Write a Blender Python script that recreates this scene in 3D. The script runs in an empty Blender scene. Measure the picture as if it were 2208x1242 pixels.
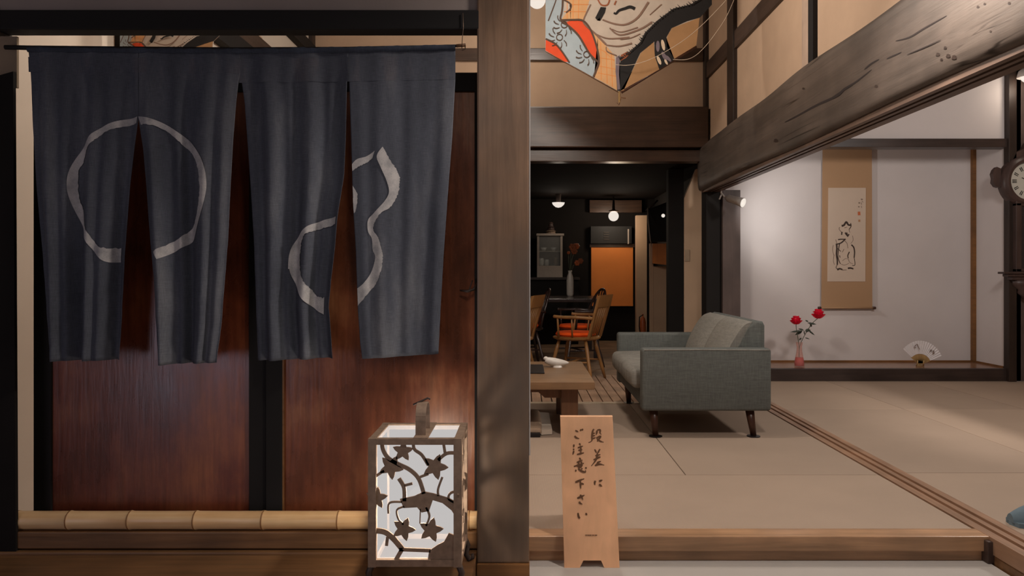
import bpy, bmesh, math, random
from mathutils import Vector, Matrix
random.seed(7)
PI = math.pi
SC = bpy.context.scene
COL = SC.collection
# ------------------------------------------------------------------ camera
F = 1660.0; VX = 1130.0; VY = 585.0; CH = 1.02      # focal length in px, vanishing point, eye height
cd = bpy.data.cameras.new('camera'); cam = bpy.data.objects.new('camera', cd); COL.objects.link(cam)
cam.location = (0, 0, CH); cam.rotation_euler = (PI/2, 0, 0)
cd.sensor_width = 36; cd.lens = F/2208*36
cd.shift_x = -(VX-1104)/2208; cd.shift_y = (VY-621)/2208
cd.clip_start = .05; SC.camera = cam
# ------------------------------------------------------------------ world, exposure, lights
SC.view_settings.view_transform = 'Standard'; SC.view_settings.look = 'None'
SC.view_settings.gamma = 1; SC.view_settings.use_curve_mapping = False
SC.view_settings.exposure = 0.0
w = bpy.data.worlds.new('world'); SC.world = w; w.use_nodes = True
w.node_tree.nodes['Background'].inputs[0].default_value = (1.0, .88, .80, 1)
w.node_tree.nodes['Background'].inputs[1].default_value = .05
def light(name, kind, loc, energy, color, size=.1, size_y=None, target=None, spot=None, blend=.5):
    ld = bpy.data.lights.new(name, kind); ld.energy = energy; ld.color = color
    if kind == 'AREA':
        ld.size = size
        if size_y: ld.shape = 'RECTANGLE'; ld.size_y = size_y
        else: ld.shape = 'DISK'
    else: ld.shadow_soft_size = size
    if kind == 'SPOT': ld.spot_size = spot; ld.spot_blend = blend
    lo = bpy.data.objects.new(name, ld); COL.objects.link(lo); lo.location = loc
    if target is not None:
        lo.rotation_euler = (Vector(target)-Vector(loc)).to_track_quat('-Z', 'Y').to_euler()
    return lo
WARM = (1, .84, .68); NEUT = (1, .90, .80); COOL = (.80, .88, 1)
light('entry_downlight', 'SPOT', (1.20, 2.30, 2.66), 125, (1, .91, .84), .10, None, (1.0, 2.75, .0), math.radians(140), .5)
light('beam_fill_spot', 'SPOT', (.95, 1.9, 2.85), 700, (1, .92, .86), .06, None, (1.7, 2.8, 2.24), math.radians(43), 1.0)  # unseen spot, added only to brighten the near end of the hewn beam
light('curtain_fill_spot', 'SPOT', (.0, 1.1, 2.5), 32, (1, .92, .86), .12, None, (-.30, 2.75, .95), math.radians(50), 1.0)  # unseen spot, added to brighten the right half of the curtain
light('tatami_room_ceiling_light', 'POINT', (3.4, 4.6, 2.40), 88, (1, .92, .86), .18)
light('sitting_room_light', 'POINT', (.25, 4.5, 2.95), 84, (1, .90, .80), .15)
light('hall_ceiling_light', 'POINT', (-.95, 3.45, 2.75), 26, NEUT, .12)
light('door_sheen_fill', 'AREA', (-2.75, -.7, .75), 12, (.88, .80, 1), .8, 1.7, (-1.6, 3, .7))  # unseen violet area light, added so the left door panel reflects a sheen
light('street_daylight', 'AREA', (2.2, -1.0, 1.6), 5, COOL, 1.2, 1.8, (-.4, 2.8, .9))

# ------------------------------------------------------------------ helpers
def P(px, py, Y, dy=0):
    return Vector(((px-VX)/F*Y, Y+dy, CH+(VY-py)/F*Y))
ORG = {}
def new(): return bmesh.new()
def box(bm, x0, x1, y0, y1, z0, z1, bev=0):
    t = bmesh.new()
    vs = [t.verts.new((x, y, z)) for x in (x0, x1) for y in (y0, y1) for z in (z0, z1)]
    for f in ((0,1,3,2),(4,6,7,5),(0,4,5,1),(2,3,7,6),(0,2,6,4),(1,5,7,3)): t.faces.new([vs[i] for i in f])
    if bev: bmesh.ops.bevel(t, geom=list(t.edges), offset=bev, segments=2, profile=.6, affect='EDGES')
    merge(bm, t); return bm
def merge(bm, t, M=None):
    if M is not None: bmesh.ops.transform(t, matrix=M, verts=t.verts)
    m = bpy.data.meshes.new('tmp'); t.to_mesh(m); t.free(); bm.from_mesh(m); bpy.data.meshes.remove(m)
def B(*a, **k): return box(new(), *a, **k)
def cyl(bm, p0, p1, r0, r1=None, n=12, caps=True):
    p0 = Vector(p0); p1 = Vector(p1); r1 = r0 if r1 is None else r1
    return tube(bm, [p0, p1], [r0, r1], n, caps)
def tube(bm, pts, r, n=8, caps=True, flat=None):
    pts = [Vector(p) for p in pts]; N = len(pts)
    rs = [r]*N if isinstance(r, (int, float)) else r
    rings = []; ref = None
    for i, p in enumerate(pts):
        d = (pts[min(i+1, N-1)]-pts[max(i-1, 0)]).normalized()
        if ref is None: ref = d.orthogonal().normalized()
        u = (ref-d*ref.dot(d))
        u = u.normalized() if u.length > 1e-6 else d.orthogonal().normalized()
        ref = u; v = d.cross(u)
        rings.append([bm.verts.new(p+(u*math.cos(2*PI*k/n)+v*math.sin(2*PI*k/n))*rs[i]) for k in range(n)])
    for a, b in zip(rings, rings[1:]):
        for k in range(n): bm.faces.new((a[k], a[(k+1)%n], b[(k+1)%n], b[k]))
    if caps:
        bm.faces.new(rings[0][::-1]); bm.faces.new(rings[-1])
    return bm
def lathe(bm, prof, c, n=24, axis='Z', sx=1, sy=1):
    c = Vector(c); rings = []
    for r, h in prof:
        ring = []
        for k in range(n):
            a = 2*PI*k/n; u, v = r*math.cos(a)*sx, r*math.sin(a)*sy
            o = {'Z': (u, v, h), 'X': (h, u, v), 'Y': (u, h, v)}[axis]
            ring.append(bm.verts.new(c+Vector(o)))
        rings.append(ring)
    for a, b in zip(rings, rings[1:]):
        for k in range(n): bm.faces.new((a[k], a[(k+1)%n], b[(k+1)%n], b[k]))
    if prof[0][0] > 1e-4: bm.faces.new(rings[0][::-1])
    if prof[-1][0] > 1e-4: bm.faces.new(rings[-1])
    return bm
def ball(bm, c, rx, ry=None, rz=None, seg=16, M=None):
    t = bmesh.new(); bmesh.ops.create_uvsphere(t, u_segments=seg, v_segments=max(6, seg//2+2), radius=1)
    bmesh.ops.scale(t, vec=(rx, ry or rx, rz or rx), verts=t.verts)
    if M is not None: bmesh.ops.transform(t, matrix=M, verts=t.verts)
    bmesh.ops.translate(t, vec=Vector(c), verts=t.verts); merge(bm, t); return bm
def prism(bm, poly, off):
    """poly: list of 3-D points, extruded by the vector off"""
    off = Vector(off); a = [bm.verts.new(Vector(p)) for p in poly]; b = [bm.verts.new(Vector(p)+off) for p in poly]
    n = len(a); bm.faces.new(a); bm.faces.new(b[::-1])
    for i in range(n): bm.faces.new((a[i], b[i], b[(i+1)%n], a[(i+1)%n]))
    return bm
def ipol(tab, y):
    if y <= tab[0][0]: return tab[0][1]
    for (a, va), (b, vb) in zip(tab, tab[1:]):
        if y <= b:
            return va+(vb-va)*(y-a)/(b-a)
    return tab[-1][1]
def spline(pts, k=6):
    pts = [tuple(p) for p in pts]; out = []; n = len(pts)
    if n < 3: k = max(2, k//2)
    for i in range(n-1):
        p0 = pts[max(i-1, 0)]; p1 = pts[i]; p2 = pts[i+1]; p3 = pts[min(i+2, n-1)]
        for j in range(k):
            t = j/k
            out.append(tuple(.5*((2*b)+(-a+c)*t+(2*a-5*b+4*c-d)*t*t+(-a+3*b-3*c+d)*t**3) for a, b, c, d in zip(p0, p1, p2, p3)))
    out.append(pts[-1]); return out
def stroke2d(pts, w, taper=(1, 1), k=5):
    """ribbon outline of a brush stroke: list of (left, right) 2-D pairs"""
    q = spline(pts, k); N = len(q); out = []
    for i, p in enumerate(q):
        a = q[max(i-1, 0)]; b = q[min(i+1, N-1)]; dx, dy = b[0]-a[0], b[1]-a[1]; L = math.hypot(dx, dy) or 1
        t = i/(N-1); s = w/2*(taper[0]+(taper[1]-taper[0])*t) if not callable(taper) else w/2*taper(t)
        out.append(((p[0]-dy/L*s, p[1]+dx/L*s), (p[0]+dy/L*s, p[1]-dx/L*s)))
    return out
def obj(name, bm, mat, parent=None, smooth=False, label=None, kind=None, recalc=True):
    if parent is not None:
        bmesh.ops.translate(bm, vec=-ORG[parent.name], verts=bm.verts)
    if recalc: bmesh.ops.recalc_face_normals(bm, faces=bm.faces)
    me = bpy.data.meshes.new(name); bm.to_mesh(me); bm.free()
    for m in (mat if isinstance(mat, (list, tuple)) else [mat]): me.materials.append(m)
    if smooth:
        for p in me.polygons: p.use_smooth = True
        if smooth is not True: 
            try: me.set_sharp_from_angle(angle=smooth)
            except Exception: pass
    o = bpy.data.objects.new(name, me); COL.objects.link(o)
    if parent is not None:
        o.parent = parent; ORG[o.name] = ORG[parent.name]
    else: ORG[o.name] = Vector((0, 0, 0))
    if label: o['label'] = label
    if kind: o['kind'] = kind
    return o
def tag(o, label, cat, group=None, kind=None):
    o['label'] = label; o['category'] = cat
    if group: o['group'] = group
    if kind: o['kind'] = kind
    return o
def thing(name, label, cat, loc, group=None):
    o = bpy.data.objects.new(name, None); COL.objects.link(o); o.location = loc; ORG[o.name] = Vector(loc)
    o.empty_display_size = .05
    return tag(o, label, cat, group)
TR = [0]
def struct(name, bm, mat, label, cat, smooth=False):
    if name == 'trim': TR[0] += 1; name = 'trim_%d' % TR[0]
    o = obj(name, bm, mat, None, smooth); return tag(o, label, cat, None, 'structure')
def dup(root, loc, rotz, label, group=None):
    r = root.copy(); COL.objects.link(r); r.location = loc; r.rotation_euler = (0, 0, rotz); r['label'] = label
    if group: r['group'] = group
    for ch in list(root.children):
        c = ch.copy(); COL.objects.link(c); c.parent = r
        for g in ch.children:
            d = g.copy(); COL.objects.link(d); d.parent = c
    return r
class Print:
    """flat printed / painted shapes lying on a plane: one mesh, one slot per ink"""
    def __init__(s, fn, mats): s.fn = fn; s.mats = mats; s.bm = bmesh.new(); s.layer = 0
    def poly(s, pts, m):
        s.layer += 1
        vs = [s.bm.verts.new(s.fn(x, y, s.layer)) for x, y in pts]
        f = s.bm.faces.new(vs); f.material_index = m
    def stroke(s, pts, w, m, taper=(1, 1), k=5):
        s.layer += 1
        pr = [(s.bm.verts.new(s.fn(*a, s.layer)), s.bm.verts.new(s.fn(*b, s.layer))) for a, b in stroke2d(pts, w, taper, k)]
        for (a, b), (c, d) in zip(pr, pr[1:]):
            f = s.bm.faces.new((a, b, d, c)); f.material_index = m
    def done(s, name, parent, label=None):
        bmesh.ops.triangulate(s.bm, faces=s.bm.faces)
        o = obj(name, s.bm, s.mats, parent, label=label, kind='stuff', recalc=False); return o

# ------------------------------------------------------------------ materials
def lin(c):
    return tuple((v/12.92 if v <= .04045 else ((v+.055)/1.055)**2.4) for v in c)
def srgb(r, g, b): return lin((r/255, g/255, b/255))
def base(name, rough=.6, spec=.4):
    m = bpy.data.materials.new(name); m.use_nodes = True; nt = m.node_tree
    b = nt.nodes['Principled BSDF']; b.inputs['Roughness'].default_value = rough
    b.inputs['Specular IOR Level'].default_value = spec
    return m, nt, b
def mapping(nt, scale, rot=(0, 0, 0)):
    tc = nt.nodes.new('ShaderNodeTexCoord'); mp = nt.nodes.new('ShaderNodeMapping')
    mp.inputs['Scale'].default_value = scale; mp.inputs['Rotation'].default_value = rot
    nt.links.new(tc.outputs['Object'], mp.inputs['Vector']); return mp
def noise(nt, mp, scale, detail=4, rough=.55, dist=0):
    n = nt.nodes.new('ShaderNodeTexNoise'); n.inputs['Scale'].default_value = scale; n.inputs['Detail'].default_value = detail
    n.inputs['Roughness'].default_value = rough; n.inputs['Distortion'].default_value = dist
    nt.links.new(mp.outputs['Vector'], n.inputs['Vector']); return n
def ramp(nt, fac, stops):
    r = nt.nodes.new('ShaderNodeValToRGB'); cr = r.color_ramp
    while len(cr.elements) < len(stops): cr.elements.new(.5)
    for e, (p, c) in zip(cr.elements, stops): e.position = p; e.color = (*c, 1)
    nt.links.new(fac, r.inputs['Fac']); return r
def mix(nt, fac, a, b, mode='MIX'):
    n = nt.nodes.new('ShaderNodeMix'); n.data_type = 'RGBA'; n.blend_type = mode
    if isinstance(fac, float): n.inputs[0].default_value = fac
    else: nt.links.new(fac, n.inputs[0])
    for i, v in ((6, a), (7, b)):
        if isinstance(v, tuple): n.inputs[i].default_value = (*v, 1)
        else: nt.links.new(v, n.inputs[i])
    return n.outputs[2]
def bump(nt, b, h, strength=.2, dist=.005):
    n = nt.nodes.new('ShaderNodeBump'); n.inputs['Strength'].default_value = strength; n.inputs['Distance'].default_value = dist
    nt.links.new(h, n.inputs['Height']); nt.links.new(n.outputs['Normal'], b.inputs['Normal'])
def mul(c, k): return tuple(v*k for v in c)
def wood(name, c, axis='Z', rough=.5, contrast=.5, grain=1.0, spec=.4, bmp=.25, crack=0, stain=None):
    m, nt, b = base(name, rough, spec)
    sc = {'X': (.06, 1, 1), 'Y': (1, .06, 1), 'Z': (1, 1, .06)}[axis]
    mp = mapping(nt, sc); n1 = noise(nt, mp, 38*grain, 6, .6, .4); n2 = noise(nt, mapping(nt, (1, 1, 1)), 3.2, 3)
    r1 = ramp(nt, n1.outputs['Fac'], [(.25, mul(c, 1-contrast)), (.55, c), (.8, mul(c, 1+contrast*.7))])
    r2 = ramp(nt, n2.outputs['Fac'], [(.3, (.72, .72, .72)), (.7, (1.18, 1.16, 1.14))])
    col = mix(nt, 1.0, r1.outputs[0], r2.outputs[0], 'MULTIPLY')
    h = n1.outputs['Fac']
    if stain:
        n4 = noise(nt, mapping(nt, (1, 1, .5)), 2.3, 5, .6); r4 = ramp(nt, n4.outputs['Fac'], [(.45, (0, 0, 0)), (.65, (1, 1, 1))])
        col = mix(nt, r4.outputs[0], col, stain)
    if crack:
        s2 = {'X': (.05, 1, 1), 'Y': (1, .05, 1), 'Z': (1, 1, .05)}[axis]
        n3 = noise(nt, mapping(nt, s2), 7.0*crack, 3, .5, .8)
        r3 = ramp(nt, n3.outputs['Fac'], [(.485, (1, 1, 1)), (.499, (.25, .22, .2)), (.506, (.25, .22, .2)), (.52, (1, 1, 1))])
        n5 = noise(nt, mapping(nt, (1, 1, 1)), 1.1, 2); r5 = ramp(nt, n5.outputs['Fac'], [(.52, (0, 0, 0)), (.6, (1, 1, 1))])
        col = mix(nt, r5.outputs[0], col, mix(nt, 1.0, col, r3.outputs[0], 'MULTIPLY'))
    nt.links.new(col, b.inputs['Base Color']); bump(nt, b, h, bmp, .004); return m
def plaster(name, c, var=.08, rough=.9, bmp=.15):
    m, nt, b = base(name, rough, .2)
    n = noise(nt, mapping(nt, (1, 1, 1)), 2.2, 5); n2 = noise(nt, mapping(nt, (1, 1, 1)), 160, 3)
    r = ramp(nt, n.outputs['Fac'], [(.3, mul(c, 1-var)), (.7, mul(c, 1+var))])
    nt.links.new(r.outputs[0], b.inputs['Base Color']); bump(nt, b, n2.outputs['Fac'], bmp, .002); return m
def plain(name, c, rough=.5, metal=0, spec=.4, var=.06, scale=30):
    m, nt, b = base(name, rough, spec); b.inputs['Metallic'].default_value = metal
    n = noise(nt, mapping(nt, (1, 1, 1)), scale, 3)
    r = ramp(nt, n.outputs['Fac'], [(.3, mul(c, 1-var)), (.7, mul(c, 1+var))])
    nt.links.new(r.outputs[0], b.inputs['Base Color']); return m
def weave(name, c, axis=0, freq=260, var=.12, rough=.85, heather=0, bmp=.3):
    m, nt, b = base(name, rough, .25)
    mp = mapping(nt, (1, 1, 1)); wv = nt.nodes.new('ShaderNodeTexWave'); wv.bands_direction = 'XYZ'[axis]
    wv.inputs['Scale'].default_value = freq/6.28; wv.inputs['Distortion'].default_value = .6
    nt.links.new(mp.outputs['Vector'], wv.inputs['Vector'])
    n = noise(nt, mp, 2.0, 4); r = ramp(nt, n.outputs['Fac'], [(.3, mul(c, 1-var)), (.7, mul(c, 1+var))])
    r2 = ramp(nt, wv.outputs['Fac'], [(0, (.86, .86, .86)), (1, (1.06, 1.06, 1.06))])
    col = mix(nt, 1.0, r.outputs[0], r2.outputs[0], 'MULTIPLY')
    if heather:
        a = noise(nt, mapping(nt, (1, 1, .12)), 120, 4, .7); d = noise(nt, mapping(nt, (.12, .12, 1)), 120, 4, .7)
        ra = ramp(nt, a.outputs['Fac'], [(.3, (1-heather,)*3), (.7, (1+heather,)*3)])
        rd = ramp(nt, d.outputs['Fac'], [(.3, (1-heather,)*3), (.7, (1+heather,)*3)])
        col = mix(nt, 1.0, mix(nt, 1.0, col, ra.outputs[0], 'MULTIPLY'), rd.outputs[0], 'MULTIPLY')
    nt.links.new(col, b.inputs['Base Color']); bump(nt, b, wv.outputs['Fac'], bmp, .001); return m
def glow(name, c, strength, mixf=.6):
    m = bpy.data.materials.new(name); m.use_nodes = True; nt = m.node_tree; nt.nodes.clear()
    e = nt.nodes.new('ShaderNodeEmission'); e.inputs[0].default_value = (*c, 1); e.inputs[1].default_value = strength
    t = nt.nodes.new('ShaderNodeBsdfTransparent'); mx = nt.nodes.new('ShaderNodeMixShader'); mx.inputs[0].default_value = mixf
    o = nt.nodes.new('ShaderNodeOutputMaterial')
    nt.links.new(t.outputs[0], mx.inputs[1]); nt.links.new(e.outputs[0], mx.inputs[2]); nt.links.new(mx.outputs[0], o.inputs[0]); return m

M = {}
M['post'] = wood('post_wood', srgb(128, 100, 78), 'Z', .42, .32, .9, .5, .25, 0, srgb(98, 82, 70))
M['shoe'] = wood('post_shoe_wood', srgb(130, 88, 48), 'X', .5, .3)
M['dark'] = wood('dark_timber', srgb(52, 40, 34), 'Z', .5, .4)
M['darkx'] = wood('dark_timber_lengthwise', srgb(50, 38, 32), 'X', .5, .4)
M['darky'] = wood('dark_timber_depthwise', srgb(70, 54, 46), 'Y', .5, .35)
M['beamx'] = wood('header_timber', srgb(78, 58, 46), 'X', .35, .45, .7, .5)
M['log'] = wood('hewn_log_wood', srgb(90, 79, 71), 'Y', .42, .3, .5, .45, .6, 1.0)
M['kamoi'] = wood('track_rail_wood', srgb(104, 84, 72), 'Y', .4, .3)
M['sill'] = wood('step_sill_wood', srgb(184, 142, 106), 'X', .32, .4, .8, .5)
M['sillL'] = wood('porch_board_wood', srgb(126, 90, 58), 'X', .45, .4, .8, .4)
M['track'] = wood('floor_track_wood', srgb(158, 122, 96), 'Y', .4, .28)
M['deck'] = wood('deck_plank_wood', srgb(184, 150, 124), 'Y', .6, .22)
M['far_floor'] = wood('dining_floor_wood', srgb(158, 128, 102), 'X', .6, .2)
M['tan'] = plaster('tan_plaster', srgb(192, 162, 136))
M['tanl'] = plaster('light_tan_plaster', srgb(214, 184, 156))
M['white'] = plaster('white_plaster', srgb(214, 206, 204), .03)
M['hallwhite'] = plaster('hall_white_plaster', srgb(214, 200, 184), .04)
M['grey'] = plaster('grey_plaster', srgb(150, 136, 128), .12)
M['earth'] = plaster('earth_plaster', srgb(150, 130, 108), .2)
M['black'] = wood('blackened_timber', srgb(34, 28, 26), 'Z', .6, .3)
M['blackp'] = plaster('black_plaster', srgb(28, 24, 22), .2)  # plain black plaster with slight random mottling
M['ceil'] = wood('ceiling_boards', srgb(26, 21, 19), 'X', .95, .3, 1, .05)
M['tat1'] = weave('tatami_straw_lengthwise', srgb(174, 152, 133), 0, 420, .04, .7)
M['tat2'] = weave('tatami_straw_crosswise', srgb(168, 147, 129), 1, 420, .04, .7)
M['stone'] = plaster('entry_floor', srgb(182, 174, 166), .06, .55)
M['toko'] = wood('alcove_board_wood', srgb(150, 112, 88), 'X', .22, .25, .7, .6)
M['tokod'] = wood('alcove_front_wood', srgb(62, 50, 46), 'X', .4, .3)
M['greyboard'] = wood('grey_brown_board', srgb(98, 84, 80), 'Z', .5, .2, .7)
M['bam'] = None
M['paleboard'] = wood('pale_weathered_board', srgb(176, 152, 134), 'Z', .6, .15)

# lacquered door panels: worn red-brown
m, nt, b = base('worn_red_lacquer', .24, .55)
n1 = noise(nt, mapping(nt, (1, 1, .6)), 2.6, 6, .65); n2 = noise(nt, mapping(nt, (1, 1, .08)), 60, 5)
c1 = ramp(nt, n1.outputs['Fac'], [(.28, srgb(58, 33, 24)), (.5, srgb(118, 58, 36)), (.72, srgb(158, 92, 52))])
c2 = ramp(nt, n2.outputs['Fac'], [(.3, (.72, .7, .68)), (.7, (1.12, 1.1, 1.1))])
nt.links.new(mix(nt, 1.0, c1.outputs[0], c2.outputs[0], 'MULTIPLY'), b.inputs['Base Color'])
rr = ramp(nt, n1.outputs['Fac'], [(.3, (.2,)*3), (.75, (.42,)*3)]); nt.links.new(rr.outputs[0], b.inputs['Roughness'])
bump(nt, b, n2.outputs['Fac'], .25, .003); M['lacq'] = m
m2 = m.copy(); m2.name = 'worn_brown_lacquer'; M['lacq2'] = m2
for n_ in m2.node_tree.nodes:
    if n_.type == 'VALTORGB' and len(n_.color_ramp.elements) == 3:
        for e, c_ in zip(n_.color_ramp.elements, ((66, 38, 26), (124, 68, 42), (170, 112, 72))): e.color = (*srgb(*c_), 1)
# indigo hemp cloth
def indigo(name, c, fade):
    m, nt, b = base(name, .9, .15)
    h = noise(nt, mapping(nt, (4, 1, 90)), 8, 3, .7); v = noise(nt, mapping(nt, (90, 1, 4)), 8, 3, .7)
    big = noise(nt, mapping(nt, (3, 1, .7)), 2.2, 4)
    rb = ramp(nt, big.outputs['Fac'], [(.3, mul(c, .7)), (.52, c), (.75, fade)])
    rh = ramp(nt, h.outputs['Fac'], [(.3, (.8,)*3), (.7, (1.25,)*3)]); rv = ramp(nt, v.outputs['Fac'], [(.3, (.8,)*3), (.7, (1.2,)*3)])
    col = mix(nt, 1.0, mix(nt, 1.0, rb.outputs[0], rh.outputs[0], 'MULTIPLY'), rv.outputs[0], 'MULTIPLY')
    nt.links.new(col, b.inputs['Base Color']); bump(nt, b, h.outputs['Fac'], .3, .002); return m
M['indigo'] = indigo('indigo_hemp', srgb(82, 84, 92), srgb(112, 112, 116))
M['indigo_band'] = indigo('indigo_hemp_doubled', srgb(82, 84, 92), srgb(112, 106, 108))
M['indigo_dark'] = indigo('indigo_hemp_roll', srgb(62, 66, 76), srgb(74, 80, 94))
m, nt, b = base('undyed_white_resist', .9, .15)
n1 = noise(nt, mapping(nt, (1, 1, 1)), 14, 5, .7); n2 = noise(nt, mapping(nt, (40, 1, 120)), 5, 4, .7)
r1 = ramp(nt, n1.outputs['Fac'], [(.3, srgb(150, 148, 148)), (.6, srgb(196, 190, 186))])
r2 = ramp(nt, n2.outputs['Fac'], [(.3, (.78,)*3), (.6, (1.05,)*3)])
nt.links.new(mix(nt, 1.0, r1.outputs[0], r2.outputs[0], 'MULTIPLY'), b.inputs['Base Color']); M['resist'] = m
M['sofa'] = weave('grey_green_upholstery', srgb(100, 102, 98), 2, 700, .05, .92, .16)
M['sofaseat'] = weave('grey_green_cushion_cloth', srgb(136, 132, 124), 0, 700, .05, .92, .14)
M['sofaleg'] = wood('dark_walnut_leg', srgb(74, 46, 34), 'Z', .35, .3)
M['table'] = wood('low_table_wood', srgb(140, 108, 78), 'X', .4, .3, .7)
M['tableleg'] = wood('low_table_leg_wood', srgb(110, 76, 52), 'Z', .45, .3)
M['hearth'] = plain('black_lacquer_tray', srgb(30, 26, 26), .4)
M['ceramic'] = plain('white_glaze', srgb(214, 206, 196), .25)
M['sign'] = wood('pale_sign_board', srgb(244, 188, 144), 'Z', .6, .1, .6, .3, .1)
M['ink'] = plain('brown_black_ink', srgb(104, 70, 44), .8)
M['iron'] = plain('rusty_wrought_iron', srgb(150, 126, 106), .7, 0, .3, .2, 40)
M['irond'] = plain('dark_wrought_iron', srgb(78, 66, 60), .5, .5)
M['steel'] = plain('brushed_silver', srgb(190, 182, 176), .35, .25)
M['rod'] = plain('black_rod', srgb(28, 22, 22), .6)
M['rodend'] = wood('bamboo_rod_end', srgb(120, 84, 56), 'X', .6)
M['wire'] = plain('thin_wire', srgb(120, 100, 84), .4, .6)
M['cord'] = plain('pale_cord', srgb(190, 170, 148), .8)
M['scrollcloth'] = weave('ochre_scroll_silk', srgb(182, 146, 112), 0, 900, .03, .8)
M['paper'] = plaster('aged_paper', srgb(206, 186, 168), .04)
M['sumi'] = plain('sumi_ink', srgb(66, 52, 46), .85)
M['sumil'] = plain('thin_sumi_ink', srgb(128, 108, 96), .85)
M['seal'] = plain('red_seal_ink', srgb(190, 104, 66), .8)
M['seal2'] = plain('faded_seal_ink', srgb(176, 132, 96), .8)
M['fan'] = plain('white_fan_paper', srgb(240, 236, 238), .8, var=.02)
M['bamboo_gold'] = wood('fan_bamboo', srgb(196, 160, 108), 'Z', .5, .2)
M['rose'] = plain('red_petals', srgb(236, 14, 56), .55, var=.25, scale=60)
M['leaf'] = plain('dark_rose_leaves', srgb(58, 66, 56), .55, var=.2)
M['stem'] = plain('rose_stems', srgb(88, 92, 76), .6)
M['redglass'] = None
M['orange'] = weave('orange_cushion_cloth', srgb(236, 84, 20), 0, 300, .06)
M['chairl'] = wood('honey_chair_wood', srgb(150, 108, 64), 'Z', .35, .25)
M['chaird'] = wood('dark_chair_wood', srgb(52, 38, 34), 'Z', .25, .3, 1, .6)
M['slip'] = plain('blue_grey_slipper_cloth', srgb(104, 120, 128), .9)
M['slipin'] = plain('slipper_insole', srgb(150, 150, 150), .9)
M['clock'] = wood('carved_clock_wood', srgb(76, 60, 56), 'Z', .4, .3)
M['dial'] = plain('ivory_dial', srgb(206, 204, 192), .5, var=.02)
M['numeral'] = plain('black_numeral', srgb(60, 56, 52), .6)
M['glassdark'] = plain('dark_clock_glass', srgb(34, 34, 40), .1, 0, .6)
M['orangeblind'] = plaster('orange_blind_cloth', srgb(232, 140, 72), .08)
M['orangewood'] = wood('orange_wood', srgb(190, 112, 48), 'Z', .5, .2)
M['cabinet'] = plain('greyish_white_paint', srgb(170, 158, 148), .6)
M['tv'] = plain('black_plastic', srgb(22, 20, 20), .6)
M['dish'] = plain('white_crockery', srgb(208, 206, 204), .3)
M['jug'] = plain('brown_crockery', srgb(128, 108, 92), .4)
M['redpaint'] = plain('orange_red_paint', srgb(178, 92, 50), .4)
M['pale'] = wood('pale_edge_wood', srgb(196, 176, 150), 'X', .5, .12)
M['cushion'] = weave('lit_patch_beige', srgb(178, 152, 128), 0, 400, .05)  # this and the next: pale cloths for the lit tatami patch
M['lit_patchw'] = weave('lit_patch_white', srgb(206, 190, 172), 0, 400, .05)
M['plate'] = plain('ivory_switch_plate', srgb(186, 164, 140), .5)
# bamboo
m, nt, b = base('polished_bamboo', .35, .5)
n1 = noise(nt, mapping(nt, (.3, 8, 8)), 6, 4); n2 = noise(nt, mapping(nt, (1, 1, 1)), 5, 3)
r1 = ramp(nt, n1.outputs['Fac'], [(.3, srgb(226, 178, 124)), (.7, srgb(244, 208, 158))]); r2 = ramp(nt, n2.outputs['Fac'], [(.3, (.85, .82, .78)), (.7, (1.05,)*3)])
nt.links.new(mix(nt, 1.0, r1.outputs[0], r2.outputs[0], 'MULTIPLY'), b.inputs['Base Color']); M['bam'] = m
M['bamnode'] = plain('bamboo_node', srgb(150, 106, 66), .5)
# tinted glass
def glass(name, c, keep):
    m = bpy.data.materials.new(name); m.use_nodes = True; nt = m.node_tree; nt.nodes.clear()
    t = nt.nodes.new('ShaderNodeBsdfTransparent'); t.inputs[0].default_value = (*c, 1)
    g = nt.nodes.new('ShaderNodeBsdfPrincipled'); g.inputs['Base Color'].default_value = (*c, 1); g.inputs['Roughness'].default_value = .08
    mx = nt.nodes.new('ShaderNodeMixShader'); mx.inputs[0].default_value = keep; o = nt.nodes.new('ShaderNodeOutputMaterial')
    nt.links.new(t.outputs[0], mx.inputs[1]); nt.links.new(g.outputs[0], mx.inputs[2]); nt.links.new(mx.outputs[0], o.inputs[0]); return m
M['glass'] = glass('clear_pinkish_glass', (.96, .84, .81), .10)
M['redglass'] = glass('red_water', (.82, .05, .03), .6)
M['pane'] = glass('cabinet_glass', (.9, .92, .92), .1)
M['lampglow'] = glow('lit_opal_glass', (1, .90, .80), 1.0)
M['paperglow'] = glow('lit_lantern_paper', (1, .955, .935), .53, .78)
# kite inks
for k, c in dict(skin=(180, 164, 148), blue=(158, 168, 172), red=(214, 74, 34), check=(200, 152, 104), black=(24, 20, 18), kbrown=(122, 94, 78),
                 ktan=(158, 118, 78), mauve=(112, 98, 104), kline=(84, 62, 48), cream=(206, 182, 154), rust=(140, 78, 48), korange=(210, 130, 66)).items():
    M[k] = plain('kite_ink_'+k, srgb(*c), .8, var=.08, scale=9)

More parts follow.
